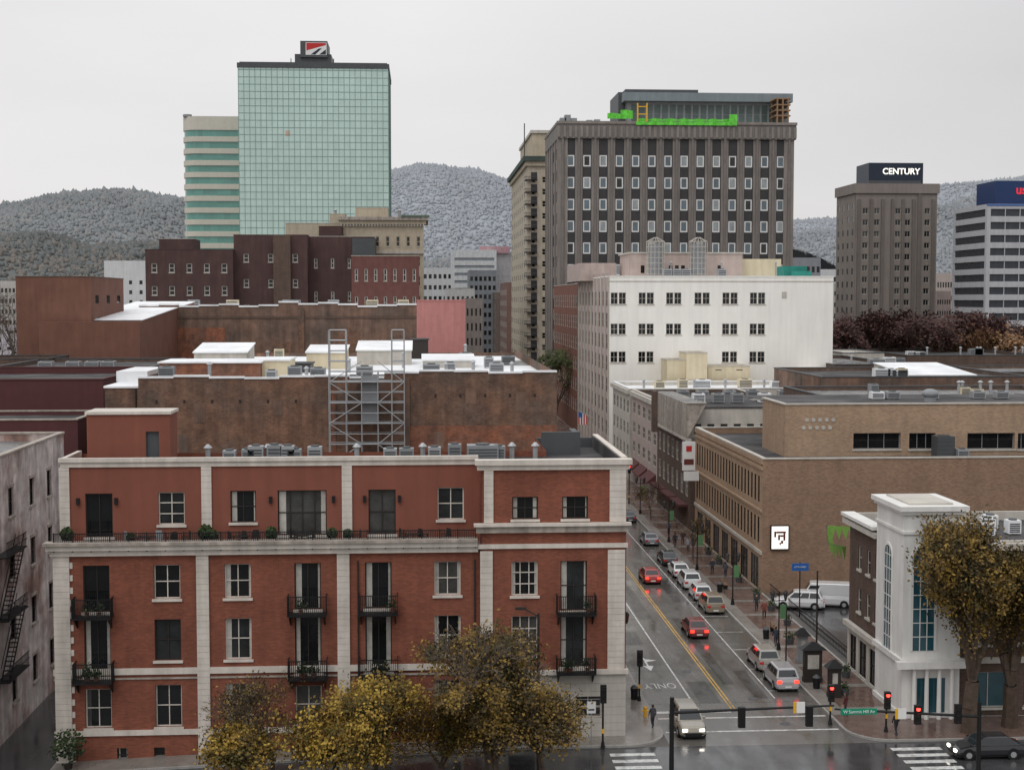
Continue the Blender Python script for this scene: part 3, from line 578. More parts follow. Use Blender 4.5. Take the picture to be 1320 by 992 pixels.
bld("tan_hotel_wing",368,440,288,455,25,m_tanh,m_darkroof,front=(6,5,.38,.5,20,3),cop=m_offw,pp=.8,fw=.2,frame=m_tanh,nx=1,ny=2)
bld("hotel_penthouse",458,500,268,460,12,m_tanh,m_darkroof,cop=m_offw); bld("hotel_penthouse",425,445,276,462,8,m_tanh,m_darkroof,cop=m_offw)
for px in(432,470,490,515): vent(XU(px,270,465),465,ZU(470,284,450),4,.5)
# ================================================================ GREEN GLASS TOWER
b=B("green_glass_tower"); Yg=620; x0=XU(308,200,Yg); x1=XU(501,200,Yg); zt=ZU(400,88,Yg); d=45
for (q) in ([(x0,Yg,0),(x1,Yg,0),(x1,Yg,zt),(x0,Yg,zt)],[(x0,Yg,0),(x0,Yg+d,0),(x0,Yg+d,zt),(x0,Yg,zt)],[(x1,Yg,0),(x1,Yg+d,0),(x1,Yg+d,zt),(x1,Yg,zt)],[(x0,Yg+d,0),(x1,Yg+d,0),(x1,Yg+d,zt),(x0,Yg+d,zt)]): b.face('curtain_wall',m_glt,q)
nc=27
for i in range(nc+1): x=x0+(x1-x0)*i/nc; b.box('mullions',m_gmul,x-.09,x+.09,Yg-.15,Yg-.01,0,zt)
z=zt-1
while z>0: b.box('mullions',m_gmul,x0-.05,x1+.05,Yg-.12,Yg-.012,z,z+.22); z-=3.05
for i in range(13): y=Yg+d*i/12; b.box('mullions',m_gmul,x1,x1+.15,y-.1,y+.1,0,zt)
b.box('roof',m_gdk,x0-.4,x1+.4,Yg-.5,Yg+d+.4,zt,zt+2.0); b.box('roof_rail',m_gdk,x0+.5,x1-.5,Yg+1,Yg+1.3,zt+2,zt+2.6)
b.box('penthouse',m_gdk,XU(380,75,Yg+10),XU(427,75,Yg+10),Yg+10,Yg+30,zt,ZU(405,70,Yg+10))
sx0=XU(387,60,Yg+9); sx1=XU(422,60,Yg+9); b.box('sign',m_gdk,sx0,sx1,Yg+9,Yg+26,ZU(405,74,Yg+9),ZU(405,53,Yg+9))
zz0=ZU(405,71,Yg+9); zz1=ZU(405,55,Yg+9); xx0=XU(394,60,Yg+9); xx1=XU(421,60,Yg+9)
ys=Yg+8.9; hm=(zz1-zz0)
b.face('sign',m_signwp,[(xx0,ys,zz0),(xx1,ys,zz0),(xx1,ys,zz1),(xx0,ys,zz1)])
b.face('sign',m_redp,[(xx0+.3,ys-.05,zz0+hm*.35),(xx1-.3,ys-.05,zz0+hm*.8),(xx1-.3,ys-.05,zz1-.2),(xx0+.3,ys-.05,zz1-.2)]); b.face('sign',m_blk,[(xx0+2.2,ys-.05,zz0+.2),(xx0+4.2,ys-.05,zz0+.2),(xx1-2,ys-.05,zz0+hm*.55),(xx1-3.5,ys-.05,zz0+hm*.5)]); b.face('sign',m_blk,[(xx1-3.2,ys-.05,zz0+.2),(xx1-.3,ys-.05,zz0+.2),(xx1-.3,ys-.05,zz0+hm*.45)])
for px in (375,383,424,430): x=XU(px,70,Yg+12); b.cyl('antenna',m_gdk,(x,Yg+12,zt),(x,Yg+12,zt+6),.2,n=5)
x=XU(371,172,Yg); z=ZU(371,172,Yg); b.box('orange_panel',mat("orange_blind",(.6,.42,.32)),x-1.0,x+1.0,Yg-.02,Yg-.005,z-1.2,z+1.2)  # flat orange-toned panel, plain colour without emission
b.done()
b=B("banded_glass_tower"); Yb=640; x0=XU(235,200,Yb); x1=XU(309,200,Yb)+2; zt=ZU(270,150,Yb); rr=7
def plan(o): return [(x1+o,Yb-o)]+[(x0+rr-(rr+o)*math.sin(math.radians(a)),Yb+rr-(rr+o)*math.cos(math.radians(a))) for a in range(0,91,15)]+[(x0-o,Yb+40),(x1+o,Yb+40)]
def ringwall(part,m,o,z0,z1):
    p=plan(o)
    for i in range(len(p)): q=p[(i+1)%len(p)]; b.face(part,m,[(*p[i],z0),(*q,z0),(*q,z1),(*p[i],z1)])
    if part!='glass': b.face(part,m,[(*q,z1) for q in p]); b.face(part,m,[(*q,z0) for q in p])
ringwall('glass',m_bandg,0,0,zt)
z=zt
k=0
while z>5:
    ringwall('spandrels',m_bandc,.5,z-(6.0 if k==0 else 2.3),z); z-=(8.8 if k==0 else 5.2); k+=1
b.cyl('rooftop',m_grey,(x0+2,Yb+3,zt),(x0+2,Yb+3,zt+1),2,n=10); b.done()
# ================================================================ street left-far
bld("street_building",600,622,385,480,30,mat("far_brick_a",haze_tint((.3,.25,.22),.15)),m_memb,front=(4,5,.4,.5,3,2),side=(6,5,.4,.5,3,2),cop=m_offw,fw=.2)
bld("street_building",575,612,372,560,30,mat("far_white_a",haze_tint((.5,.5,.5),.2)),m_memb,front=(6,7,.5,.5,3,2),cop=m_offw,fw=.2)
bld("white_banded_building",583,640,322,760,40,mat("far_white_b",haze_tint((.6,.6,.6),.3)),m_memb,front=(1,12,.9,.4,5,3),pp=.5,rec=.4,detail=False,glass=[mat("far_glass",haze_tint((.1,.12,.14),.45))])
b,x0,x1,zt=bld("cinema_office_building",610,660,326,800,40,mat("far_brick_b",haze_tint((.25,.2,.2),.5)),m_darkroof,done=False)
b.box('sign',mat("far_red_sign",haze_tint((.35,.06,.08),.4)),XU(618,320,799),XU(657,320,799),798,799,zt,zt+3.6); pb=b.done(); text("REGAL",((XU(616,320,799)+XU(658,320,799))/2,797.9,zt+1.8),2.8,mat("far_letter",(.5,.38,.40)),parent=pb)
bld("dark_building",605,640,348,680,30,mat("far_dark",haze_tint((.12,.13,.15),.3)),m_darkroof,front=(6,9,.6,.5,3,2),detail=False)
bld("street_building",0,0,362,600,50,mat("far_redbrick",haze_tint((.17,.085,.065),.08),n=.1),m_darkroof,xs=(36,75),zt=37,front=(6,7,.4,.5,3,2),side=(9,7,.45,.5,3,2),cop=m_offw,fw=.2,frame=m_offw)
bld("street_building",0,0,362,655,80,mat("far_redbrick2",haze_tint((.15,.10,.08),.1),n=.1),m_darkroof,xs=(34.2,70),zt=33,side=(12,6,.45,.5,3,2),cop=m_offw,detail=False)
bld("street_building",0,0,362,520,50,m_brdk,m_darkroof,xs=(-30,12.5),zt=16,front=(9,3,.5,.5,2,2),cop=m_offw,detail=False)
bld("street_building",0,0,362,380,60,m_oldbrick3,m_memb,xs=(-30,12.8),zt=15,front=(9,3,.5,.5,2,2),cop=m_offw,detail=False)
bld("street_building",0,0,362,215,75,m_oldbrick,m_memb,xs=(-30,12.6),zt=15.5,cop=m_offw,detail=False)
bld("street_end_building",0,0,362,905,40,mat("far_tan",haze_tint((.35,.33,.30),.4)),m_memb,xs=(-20,90),zt=24,front=(20,5,.5,.5,3,2),detail=False)
# ================================================================ TAN HIGH RISE with fire balconies
b,x0,x1,zt=bld("tan_highrise",0,0,0,470,85,m_tan2,m_darkroof,xs=(35.2,60),zt=ZU(680,208,470),front=(7,17,.35,.5,4,4),side=(8,17,.4,.5,4,4),done=False,fw=.15,frame=m_tan2,nx=1,ny=2,detail=True)
dk=mat("oxidised_cornice",(.06,.08,.07),n=.2)
b.box('cornice',dk,x0-1.6,x1+1,468.4,557,zt,zt+1.6); b.box('cornice',m_tanh,x0-.8,x1+1,469.2,556,zt-1.5,zt-.01)
b.box('tower',m_tanh,XU(686,200,474),x1,474,530,zt+1.6,ZU(695,172,474)); b.box('tower',m_offw,XU(684,200,474),x1+1,473.5,531,ZU(695,172,474)+.01,ZU(695,168,474))
for k in range(17):
    z=6+k*(zt-8)/17
    b.box('balconies',m_black,x0-1.0,x0+3.0,468.8,474,z-.25,z-.05); b.box('balconies',m_gdk,x0-1.0,x0+3.0,468.8,468.95,z+.85,z+1.0); b.box('balconies',m_gdk,x0-1.0,x0-.85,468.96,474,z+.85,z+1.0)
    for q in range(9): b.box('balconies',m_gdk,x0-1.0+q*.48,x0-.92+q*.48,468.82,468.93,z-.05,z+.85)
    b.box('balconies',m_concd,x0+1,x0+3,469.8,469.98,z,z+2.4)
b.cyl('antenna',m_gdk,(x0+1,500,zt),(x0+1,500,zt+16),.2,n=5)
b.done()
# ================================================================ GREY-BROWN TOWER
YT_=378; b=B("brown_concrete_office_tower"); x0=XU(720,250,YT_); x1=XU(1023,250,YT_); zt=ZU(870,161,YT_); zb=ZU(870,181,YT_)
P=FM('y',YT_)
ops=[]; xc0=XU(735.5,230,YT_); xc1=XU(1006,230,YT_); bay=(xc1-xc0)/13; rowh=(ZU(870,208,YT_)-ZU(870,320,YT_))/4; ztop=ZU(870,208,YT_)
wb=mat("office_glass",(.08,.12,.145),rough=.08,spec=.8,n=.3,ns=.3,streak=0); wb2=mat("office_glass_blind",(.30,.33,.34),rough=.2,n=.2); wfm=m_signwp
for i in range(14):
    for j in range(13):
        xc=xc0+bay*i; zc=ztop-rowh*j
        if zc-2<1: continue
        ops.append((xc-1.0,xc+1.0,zc-1.5,zc+1.5,{'nx':1,'ny':1,'frame':wfm,'glass':R_.choice((wb,wb,wb,m_g2,wb2))}))
facade(b,m_concd,P,x0,x1,0,zb,ops,fw=.32,rec=.12)
for i in range(15):
    xc=xc0+bay*(i-.5); w0=.62
    if i in(0,14): w0=1.0
    b.box('fins',m_conc,xc-w0-.35,xc+w0+.35,YT_-.35,YT_-.01,0,zb+.3); b.box('fins',m_conct,xc-.28,xc+.28,YT_-.8,YT_-.352,0,zb+.3)
b.box('crown',m_conct,x0-.3,x1+.3,YT_-.9,YT_+38,zb+.3,zt)
for i in range(43):
    x=x0+(x1-x0)*i/42; b.box('crown',m_conc,x-.35,x+.35,YT_-1.15,YT_-.902,zb+.6,zt-.6)
b.box('crown',m_conc,x0-.5,x1+.5,YT_-1.2,YT_+38.2,zt,zt+.7)
facade(b,m_conc,FM('x-',x0),YT_+.01,YT_+38,0,zb+.29,grid(YT_+1,YT_+37,zb-rowh*13,zb-.5,4,13,.3,.5),detail=False,part='side_walls',rec=.1)
for i in range(6): y=YT_+1+36*i/5; b.box('fins',m_conct,x0-.3,x0-.01,y-.5,y+.5,0,zb+.3)
b.face('side_walls',m_conc,[(x1,YT_,0),(x1,YT_+38,0),(x1,YT_+38,zb+.2),(x1,YT_,zb+.2)])
yp=YT_+10; a=XU(808,130,yp); c=XU(1015,130,yp); z0=zt+.7; z1=ZU(900,132,yp)
m_phg=mat("penthouse_glazing",(.10,.14,.13),rough=.15,n=.3,ns=.3)
facade(b,m_grey,FM('y',yp),a,c,z0,z1,grid(a+1,c-1,z0+.5,z1-.3,20,1,.85,.9,opt={'nx':1,'ny':2,'glass':m_phg,'frame':m_grey}),fw=.12,part='penthouse')
b.box('penthouse',m_grey,a-.01,c+.01,yp+1,yp+20,z0,z1-.01); b.box('penthouse_roof',mat("blue_grey_fascia",(.20,.235,.25),n=.05),a-1,c+1,yp-2,yp+21,z1,ZU(900,121,yp)); b.box('penthouse',m_gdk,XU(797,130,yp+3),XU(820,130,yp+3),yp+3,yp+20,z0,ZU(810,119,yp+3)); b.box('penthouse_roof',m_gdk,XU(806,118,yp+8),XU(900,118,yp+8),yp+8,yp+18,z1,ZU(900,116,yp+8))
for px in (726,732,740,760,770): x=XU(px,155,YT_+5); h=R_.uniform(1,2.5); b.box('roof_clutter',m_grey,x-.8,x+.8,YT_+5,YT_+8,z0,z0+h)
b.done()
b=B("green_safety_netting")
def netp(px0,px1,py0,py1,Y):
    x0=XU(px0,150,Y); x1=XU(px1,150,Y); z0=ZU(px0,py1,Y); z1=ZU(px0,py0,Y); n=max(2,int((x1-x0)/.8))
    for i in range(n):
        f=lambda t:(x0+(x1-x0)*t, Y+.2*math.sin(t*n*1.9))
        p,q=f(i/n),f((i+1)/n); s0=.12*math.sin(i*1.3); s1=.12*math.sin((i+1)*1.3)
        b.face('net',m_net,[(*p,z0),(*q,z0),(*q,z1+s1),(*p,z1+s0)])
netp(820,950,156.5,161,YT_-1.4); netp(783,800,146,153,YT_+4); netp(800,816,142,153,YT_+4.5); netp(822,945,153,156,YT_+4); netp(940,950,148,158,YT_+3)
b.done()
b=B("timber_hoist_scaffold")
for px in (822,834): x=XU(px,150,YT_+3); b.cyl('posts',m_yel,(x,YT_+3,zt),(x,YT_+3,ZU(px,133,YT_+3)),.2,n=5)
for z in (1,3,5): b.box('posts',m_yel,XU(822,150,YT_+3),XU(834,150,YT_+3),YT_+2.9,YT_+3.1,zt+z,zt+z+.25)
for px in (1002,1009,1016):
    for y in (YT_+2,YT_+8): x=XU(px,150,YT_+2); b.cyl('frame',m_wood,(x,y,zt),(x,y,ZU(px,127,YT_+2)),.25,n=5)
for py in (150,143,136,128):
    z=ZU(1009,py,YT_+2); b.box('frame',m_wood,XU(999,150,YT_+2),XU(1019,150,YT_+2),YT_+1.8,YT_+8,z,z+.3)
b.done()
# ================================================================ right street row
bld("red_brick_arcade_building",0,0,0,314,56,mat("arcade_brick",(.19,.085,.062),n=.12),m_darkroof,xs=(34.5,62),zt=ZU(745,369,314)+.5,side=(12,6,.5,.6,4,1.5),cop=m_offw,fw=.15,frame=m_offw,nx=1,ny=2)
Yw=260; b=B("white_office_building"); x0=34.5; x1=XU(1074,400,Yw); zt=ZU(930,357,Yw); yd=312
P=FM('y',Yw); ops=[]
for px in (797,833,868.5,905,941,976.5):
    for (a,c,k) in ((377,392,0),(417,431,0),(453,467,1)):
        if k and px in(868.5,905): continue
        for q in (-5.2,5.2): ops.append((XU(px+q-4.6,400,Yw),XU(px+q+4.6,400,Yw),ZU(px,c,Yw),ZU(px,a,Yw)))
for px in (868.5,905,941): ops.append((XU(px-7,400,Yw),XU(px+7,400,Yw),ZU(px,510,Yw),ZU(px,495,Yw)))
facade(b,m_wht2,P,x0,x1,0,zt,ops,fw=.08,frame=m_offw,nx=2,ny=2,rec=.2,sill=m_offw,glass=[m_g1,m_g1,m_g2])
z=ZU(930,362,Yw); b.box('trim',m_offw,x0,x1,Yw-.08,Yw-.003,z-.15,z)
b.box('trim',m_offw,XU(1008,365,Yw),XU(1014,365,Yw),Yw-.1,Yw-.003,ZU(1010,384,Yw),ZU(1010,376,Yw))
facade(b,m_pinkst,FM('x-',x0),Yw+.01,yd,0,zt+.8,grid(Yw+1,yd-1,4,zt-2,9,7,.42,.72),fw=.12,frame=m_pinkst,nx=1,ny=2,part='side_walls',rec=.1)
for i in range(10): y=Yw+1+(yd-Yw-2)*i/9; b.box('side_walls',m_offw,x0-.15,x0-.01,y-.6,y+.6,0,zt+.3)
b.face('side_walls',m_wht2,[(x1,Yw,0),(x1,yd,0),(x1,yd,zt),(x1,Yw,zt)]); roofparts(b,x0,x1,Yw,yd,zt,.5,m_wht2,m_memb,m_wht2,ct=.2)
m_pkp=mat("pink_penthouse",(.46,.37,.33),n=.08)
yq=Yw+14; facade(b,m_pkp,FM('y',yq),XU(812,330,yq),XU(957,330,yq),zt-.5,ZU(880,327,yq),[(XU(p,340,yq),XU(p+5,340,yq),ZU(p,352,yq),ZU(p,342,yq)) for p in (826,862,870,878,925)],part='penthouse'); b.box('penthouse',m_pkp,XU(812,330,yq)+.01,XU(957,330,yq)-.01,yq+.4,yq+14,zt-.5,ZU(880,327,yq)-.02)
b.box('penthouse',m_cream,XU(955,335,yq),XU(1012,335,yq),yq+3,yq+14,zt-.5,ZU(880,333,yq)); b.box('penthouse',m_offw,XU(812,330,yq)-.3,XU(957,330,yq)+.3,yq-.2,yq+14.2,ZU(880,327,yq),ZU(880,327,yq)+.3)
b.box('penthouse',m_pinkst,XU(745,338,Yw+30),XU(790,338,Yw+30),Yw+25,yd-.4,zt-.4,ZU(780,339,Yw+25))
b.box('roof_unit',m_teal,XU(1010,350,Yw+6),XU(1040,350,Yw+6),Yw+6,Yw+11,zt-.4,ZU(1020,343,Yw+6)); b.box('roof_unit',m_teal,XU(1020,350,Yw+5),XU(1045,350,Yw+5),Yw+4.5,Yw+5.9,zt-.4,zt+1.2)
b.done()
for px in (845,900):
    b=B("caged_water_tank"); x=XU(px,330,Yw+10); z0=zt-.4; z1=ZU(px,306,Yw+10); r=1.75
    b.cyl('tank',m_grey,(x,Yw+10,z0+1),(x,Yw+10,z1-1.2),r*.7,n=14)
    for k in range(14): t=2*math.pi*k/14; b.cyl('cage',m_offw,(x+r*math.cos(t),Yw+10+r*math.sin(t),z0),(x+r*math.cos(t),Yw+10+r*math.sin(t),z1-.8),.06,n=4); b.cyl('cage',m_offw,(x+r*math.cos(t),Yw+10+r*math.sin(t),z1-.8),(x+.3*math.cos(t),Yw+10+.3*math.sin(t),z1),.05,n=4)
    for k in range(8):
        z=z0+(z1-.8-z0)*k/7
        for j in range(14): t=2*math.pi*j/14; s=2*math.pi*(j+1)/14; b.cyl('cage',m_offw,(x+r*math.cos(t),Yw+10+r*math.sin(t),z),(x+r*math.cos(s),Yw+10+r*math.sin(s),z),.05,n=4)
    b.done()
for px in (860,872,884,930): ac(XU(px,350,Yw+6),Yw+6,zt-.4,1.6,1.5,2.0)
for px in (840,865,1000,930): vent(XU(px,350,Yw+12),Yw+12,zt,3,.15)
bld("cream_building",860,884,464,Yw-6,5.9,m_cream,m_memb,cop=m_offw,pp=.3); bld("cream_building",885,912,455,Yw-7,6.9,m_cream,m_memb,cop=m_offw,pp=.3); bld("cream_building",912.5,967,472,Yw-6,5.9,m_cream,m_memb,cop=m_offw,pp=.3,front=(2,1,.3,.5,17,.5))
bld("cream_building",1042,1070,478,Yw-7,6.9,m_cream,m_memb,cop=m_offw,pp=.3)
b,x0,x1,zt=bld("cream_shop_building",0,0,0,232,20.5,m_offw,m_memb,xs=(34.2,XU(1062,490,232)),zt=ZU(930,501,232),side=(5,3,.5,.6,3,1.2),cop=m_memb,fw=.12,frame=m_offw,done=False); b.box('cornice',m_offw,x0-.5,x0-.01,232,252.4,zt-.8,zt-.1); b.done()
for px in (880,905,960,1000,1030,1046,850): ac(XU(px,490,242),242,zt-.5,R_.uniform(1.5,3),1.5,R_.uniform(1,1.8),R_.choice((m_galv,m_cream,m_memb)))
for px in (830,895,935,985,1015): vent(XU(px,495,238),238,zt-.5,1.6,.2)
b,x0,x1,zt=bld("brick_shop_building",0,0,0,206,25.5,m_brdk,m_darkroof,xs=(34.5,XU(1000,515,206)),zt=ZU(830,512,206)-.5,side=(5,3,.5,.6,4.5,1.2),cop=m_offw,fw=.12,frame=m_offw,lw=m_pinkst,done=False); b.box('cornice',m_offw,x0-.5,x0-.01,206,231,zt-.8,zt-.1)
for k in range(3): b.hexa('awnings',m_maroon,[(x0-1.5,207+k*8,2.8),(x0-.02,207+k*8,2.8),(x0-.02,213.5+k*8,2.8),(x0-1.5,213.5+k*8,2.8),(x0-1.45,207+k*8,2.95),(x0-.02,207+k*8,4.1),(x0-.02,213.5+k*8,4.1),(x0-1.45,213.5+k*8,2.95)])
b.done()
for px in (880,905,940,970,1010): ac(XU(px,515,215),215,zt-.5,1.8,1.5,1.4,R_.choice((m_galv,m_grey)))
# mansard building
b=B("mansard_shop_building"); ya,yb_=181,205.5; x0=34.5; x1=XU(1000,540,ya); zc_=12.0; zt=ZU(860,520,ya)
facade(b,m_brdk,FM('x-',x0),ya,yb_,0,zc_,grid(ya,yb_,3.6,zc_-.5,7,2,.5,.65),frame=m_offw,fw=.12,rec=.1)
for k in range(3): b.box('awnings',m_maroon,x0-1.2,x0-.02,ya+1+k*8,ya+8+k*8,3.0,3.3)
xg=XU(885,520,ya)
facade(b,m_brdk,FM('y',ya),x0,x1,0,zc_-.1,[],part='front_wall')
mg=mat("slate_mansard",(.085,.085,.09),n=.25,ns=1.5)
b.face('mansard',mg,[(x0-.3,ya-.1,zc_),(x0-.3,yb_,zc_),(x0+2.2,yb_,zt),(x0+2.2,ya-.1,zt)]); b.face('mansard',m_stone_d,[(x0-.3,ya-.08,zc_),(x0+2.2,ya-.08,zt),(xg,ya-.08,zt),(xg,ya-.08,zc_)]); b.box('cornice',m_offw,x0-.5,x0+.2,ya-.2,yb_,zc_-.35,zc_-.01); b.box('cornice',m_offw,x0+2.1,xg,ya-.25,ya+.1,zt,zt+.15)
for k in range(4):
    y=ya+3+k*6; b.hexa('dormers',m_offw,[(x0+.1,y,zc_+.5),(x0+1.6,y,zc_+.5),(x0+1.6,y+1.6,zc_+.5),(x0+.1,y+1.6,zc_+.5),(x0+.1,y,zc_+2.2),(x0+1.6,y,zc_+2.2),(x0+1.6,y+1.6,zc_+2.2),(x0+.1,y+1.6,zc_+2.2)])
b.face('roof',m_gravel,[(x0+2.2,ya,zt),(x0+2.2,yb_,zt),(xg,yb_,zt),(xg,ya,zt)])
b.face('walls',m_stone_d,[(xg,ya,zc_-.2),(xg,yb_,zc_-.2),(xg,yb_,zt),(xg,ya,zt)])
b.box('rear',m_offw,xg+.01,x1,ya+2,yb_,zc_-.2,zt-.8); b.box('rear',m_darkroof,xg+.02,x1+.2,ya+1.9,yb_,zt-.79,zt-.6)
b.face('rear',m_gravel,[(xg,ya,zc_-.1),(x1,ya,zc_-.1),(x1,ya+2,zc_-.1),(xg,ya+2,zc_-.1)])
for k in range(6): x=XU(895+k*17,535,ya+2); b.box('rear_windows',m_g2,x,x+.9,ya+1.95,ya+1.99,zc_+.4,zc_+1.7)
b.box('chimney',m_brdk,XU(842,520,190),XU(848,520,190),190,191.5,zc_,zt+1); b.done()
for px in (900,925,950,985): ac(XU(px,530,190),190,zt-.6,1.6,1.4,1.3,R_.choice((m_galv,m_memb)))
# ================================================================ TAN BROWN BUILDING
b=B("tan_brick_commercial_building"); ya=141.5; yb_=177; x0=34.5; x1=92; zt=ZU(981,592,ya)
ops=[]
for i in range(22):
    y=ya+1.3+i*1.55
    ops.append((y,y+.8,9.2,11.9,{'nx':1,'ny':2,'glass':m_g1})); ops.append((y,y+.8,5.0,7.7,{'nx':1,'ny':2,'glass':m_g1}))
for i in range(7): ops.append((ya+1.4+i*4.85,ya+4.9+i*4.85,.25,3.5,{'nx':3,'ny':1}))
facade(b,m_brownl,FM('x-',x0),ya,yb_,-.3,zt,ops,rec=.12,fw=.05)
for z,h in ((12.65,.3),(8.3,.25),(4.0,.35),(zt-.5,.45)): b.box('bands',m_offw if h==.35 else m_brownl,x0-.15,x0-.004,ya,yb_,z,z+h)
facade(b,m_brown,FM('y',ya),x0,x1,-.3,zt,[])
b.face('walls',m_brownl,[(x0,yb_,0),(x1,yb_,0),(x1,yb_,zt),(x0,yb_,zt)])
roofparts(b,x0,x1,ya,yb_,zt,.7,m_brown,m_darkroof,m_offw,ct=.14)
yq=150; a=XU(1012,520,yq); zq=ZU(1160,521,yq)
ops=[]
for (p,q) in ((1100,1161),(1172,1206),(1247,1308),(1312,1330)): ops.append((XU(p,568,yq),XU(q,568,yq),ZU(p,579,yq),ZU(p,558,yq),{'nx':3,'ny':1,'glass':m_g1,'frame':m_grey}))
facade(b,m_brownl,FM('y',yq),a,x1-.1,zt-.8,zq,ops,rec=.4,part='attic',sill=m_offw,fw=.08)
facade(b,m_brownl,FM('x-',a),yq,yq+10,zt-.8,zq,[],part='attic'); b.face('attic',m_darkroof,[(a,yq,zq-.3),(x1,yq,zq-.3),(x1,yq+20,zq-.3),(a,yq+20,zq-.3)]); b.box('coping',m_offw,a-.15,x1,yq-.12,yq+.4,zq,zq+.15); b.box('coping',m_offw,a-.15,a+.3,yq+.4,yq+10,zq,zq+.15)
for i in range(5):
    for j in range(2): x=XU(1040+i*8.5-(4 if j else 0),546,yq); z=ZU(1050,541+j*10,yq); b.cyl('round_ornaments',m_offw,(x,yq-.06,z),(x,yq-.003,z),.22,n=10)
sx=XU(1004.5,692,ya); sz=ZU(1004,692,ya); b.box('lit_sign',m_signw,sx-.85,sx+.85,ya-.3,ya-.01,sz-1.15,sz+1.15); b.box('lit_sign',m_dark,sx-.95,sx+.95,ya-.28,ya-.012,sz-1.25,sz+1.25)
mlg=mat("sign_brown",(.14,.04,.03),n=.02,streak=0)
for (u0,u1,v0,v1) in ((-.6,-.4,.05,.65),(-.38,.6,.45,.65),(-.2,0,-.25,.3),(.35,.55,-.3,.44),(.02,.34,.08,.28),(.1,.34,-.6,-.3),(-.05,.09,-.75,-.5)): b.box('lit_sign',mlg,sx+u0,sx+u1,ya-.33,ya-.305,sz+v0,sz+v1)
b.cyl('downpipe',m_dark,(x1-20,ya-.1,0),(x1-20,ya-.1,zt-1),.1,n=6)
b.done()
ac(XU(1218,570,147),147.5,zt-.7,1.9,1.8,2.4,m_gdk); ac(XU(1240,580,146.5),146.5,zt-.7,1.2,1,1.1)
for px in (1130,1150,1200,1260,1290): ac(XU(px,510,162),162,zq-.3,1.5,1.2,.9,R_.choice((m_galv,m_memb)))
b=B("roof_exhaust_dome"); x=XU(1199,512,158); b.cyl('stack',m_grey,(x,158,zq-.3),(x,158,zq+.5),.7,n=14); b.ball('dome',m_grey,(x,158,zq+.6),.95,14,.6); b.done()
b=B("projecting_shop_sign"); sy=174; b.box('panel',m_signwp,32.3,33.9,sy,sy+.3,ZU(890,606,sy),ZU(890,569,sy)); b.box('panel',m_signwp,32.5,34.4,sy-.03,sy+.33,ZU(890,607,sy)-1.2,ZU(890,607,sy)-.05); b.box('bracket',m_black,33.8,34.6,sy+.1,sy+.2,8,8.2)
z=ZU(890,578,sy); b.box('logo',m_redp,32.75,33.45,sy-.04,sy-.005,z-.35,z+.35); b.box('logo',mlg,32.5,33.7,sy-.03,sy-.004,z-2.0,z-1.3); b.done()
# ================================================================ WHITE CORNER BUILDING
b=B("corner_building_with_white_turret"); xL=34.6; xt0=34.1; xt1=XU(1240,700,98); yt1=104; ztw=ZU(1180,652,98)
zside=ZU(1100,664,112)
ops=[(y,y+.85,z,z+1.9,{'nx':1,'ny':2}) for y in (105,107,109.2) for z in (8.6,5.2)]
facade(b,m_brdk,FM('x-',xL),yt1,112.3,3.9,zside,ops,rec=.15,sill=m_offw,frame=m_offw)
facade(b,m_offw,FM('x-',xL-.1),yt1,112.3,-.2,3.9,[(104.6,106.8,.3,3.1),(107.4,109.4,.3,3.1),(110,111.8,.3,3.1)],rec=.2,part='shopfront')
b.box('shopfront',m_offw,xL-.5,xL-.11,yt1+.3,112.3,3.7,4.1); b.box('cornice',m_offw,xL-.6,xL-.01,yt1+.3,112.5,zside-.6,zside-.2); b.box('cornice',m_white,xL-.7,xL+.4,yt1+.6,112.6,zside,zside+.25)
b.face('walls',m_brdk,[(xL,112.3,0),(80,112.3,0),(80,112.3,zside),(xL,112.3,zside)])
ops=[(x,x+1.3,z,z+1.9,{'nx':2,'ny':2}) for x in [xt1+1.2+i*3 for i in range(10)] for z in (5.2,8.8)]+[(xt1+1+i*4,xt1+3.8+i*4,.6,3.2,{'nx':2,'ny':1,'glass':m_blue}) for i in range(7)]
facade(b,m_brdk,FM('y',98.6),xt1,80,-.2,zside,ops,rec=.25,sill=m_offw,frame=m_offw)
b.box('cornice',m_offw,xt1,80,98.2,98.58,zside-.5,zside); b.box('cornice',m_offw,xt1,80,98.3,98.59,3.9,4.3)
b.face('roof',m_darkroof,[(xL,98.6,zside-.5),(80,98.6,zside-.5),(80,112.3,zside-.5),(xL,112.3,zside-.5)]); b.box('parapet',m_offw,xL+.41,80,112,112.29,zside-.6,zside+.2); b.box('parapet',m_offw,xt1+.6,80,98.61,98.9,zside-.6,zside+.15)
b.box('turret',m_white,xt0,xt1,98,yt1,-.2,ztw-.6)
for (o,z0,z1) in ((.2,ztw-.6,ztw-.35),(.38,ztw-.35,ztw),(.12,ztw-2.0,ztw-1.8),(.2,4.0,4.4),(.12,-.15,.5)): b.box('turret_mouldings',m_white,xt0-o,xt1+o,98-o,yt1+o,z0,z1)
b.box('turret',m_offw,xt0+.5,xt1-.5,98.5,yt1-.5,ztw,ztw+.12)
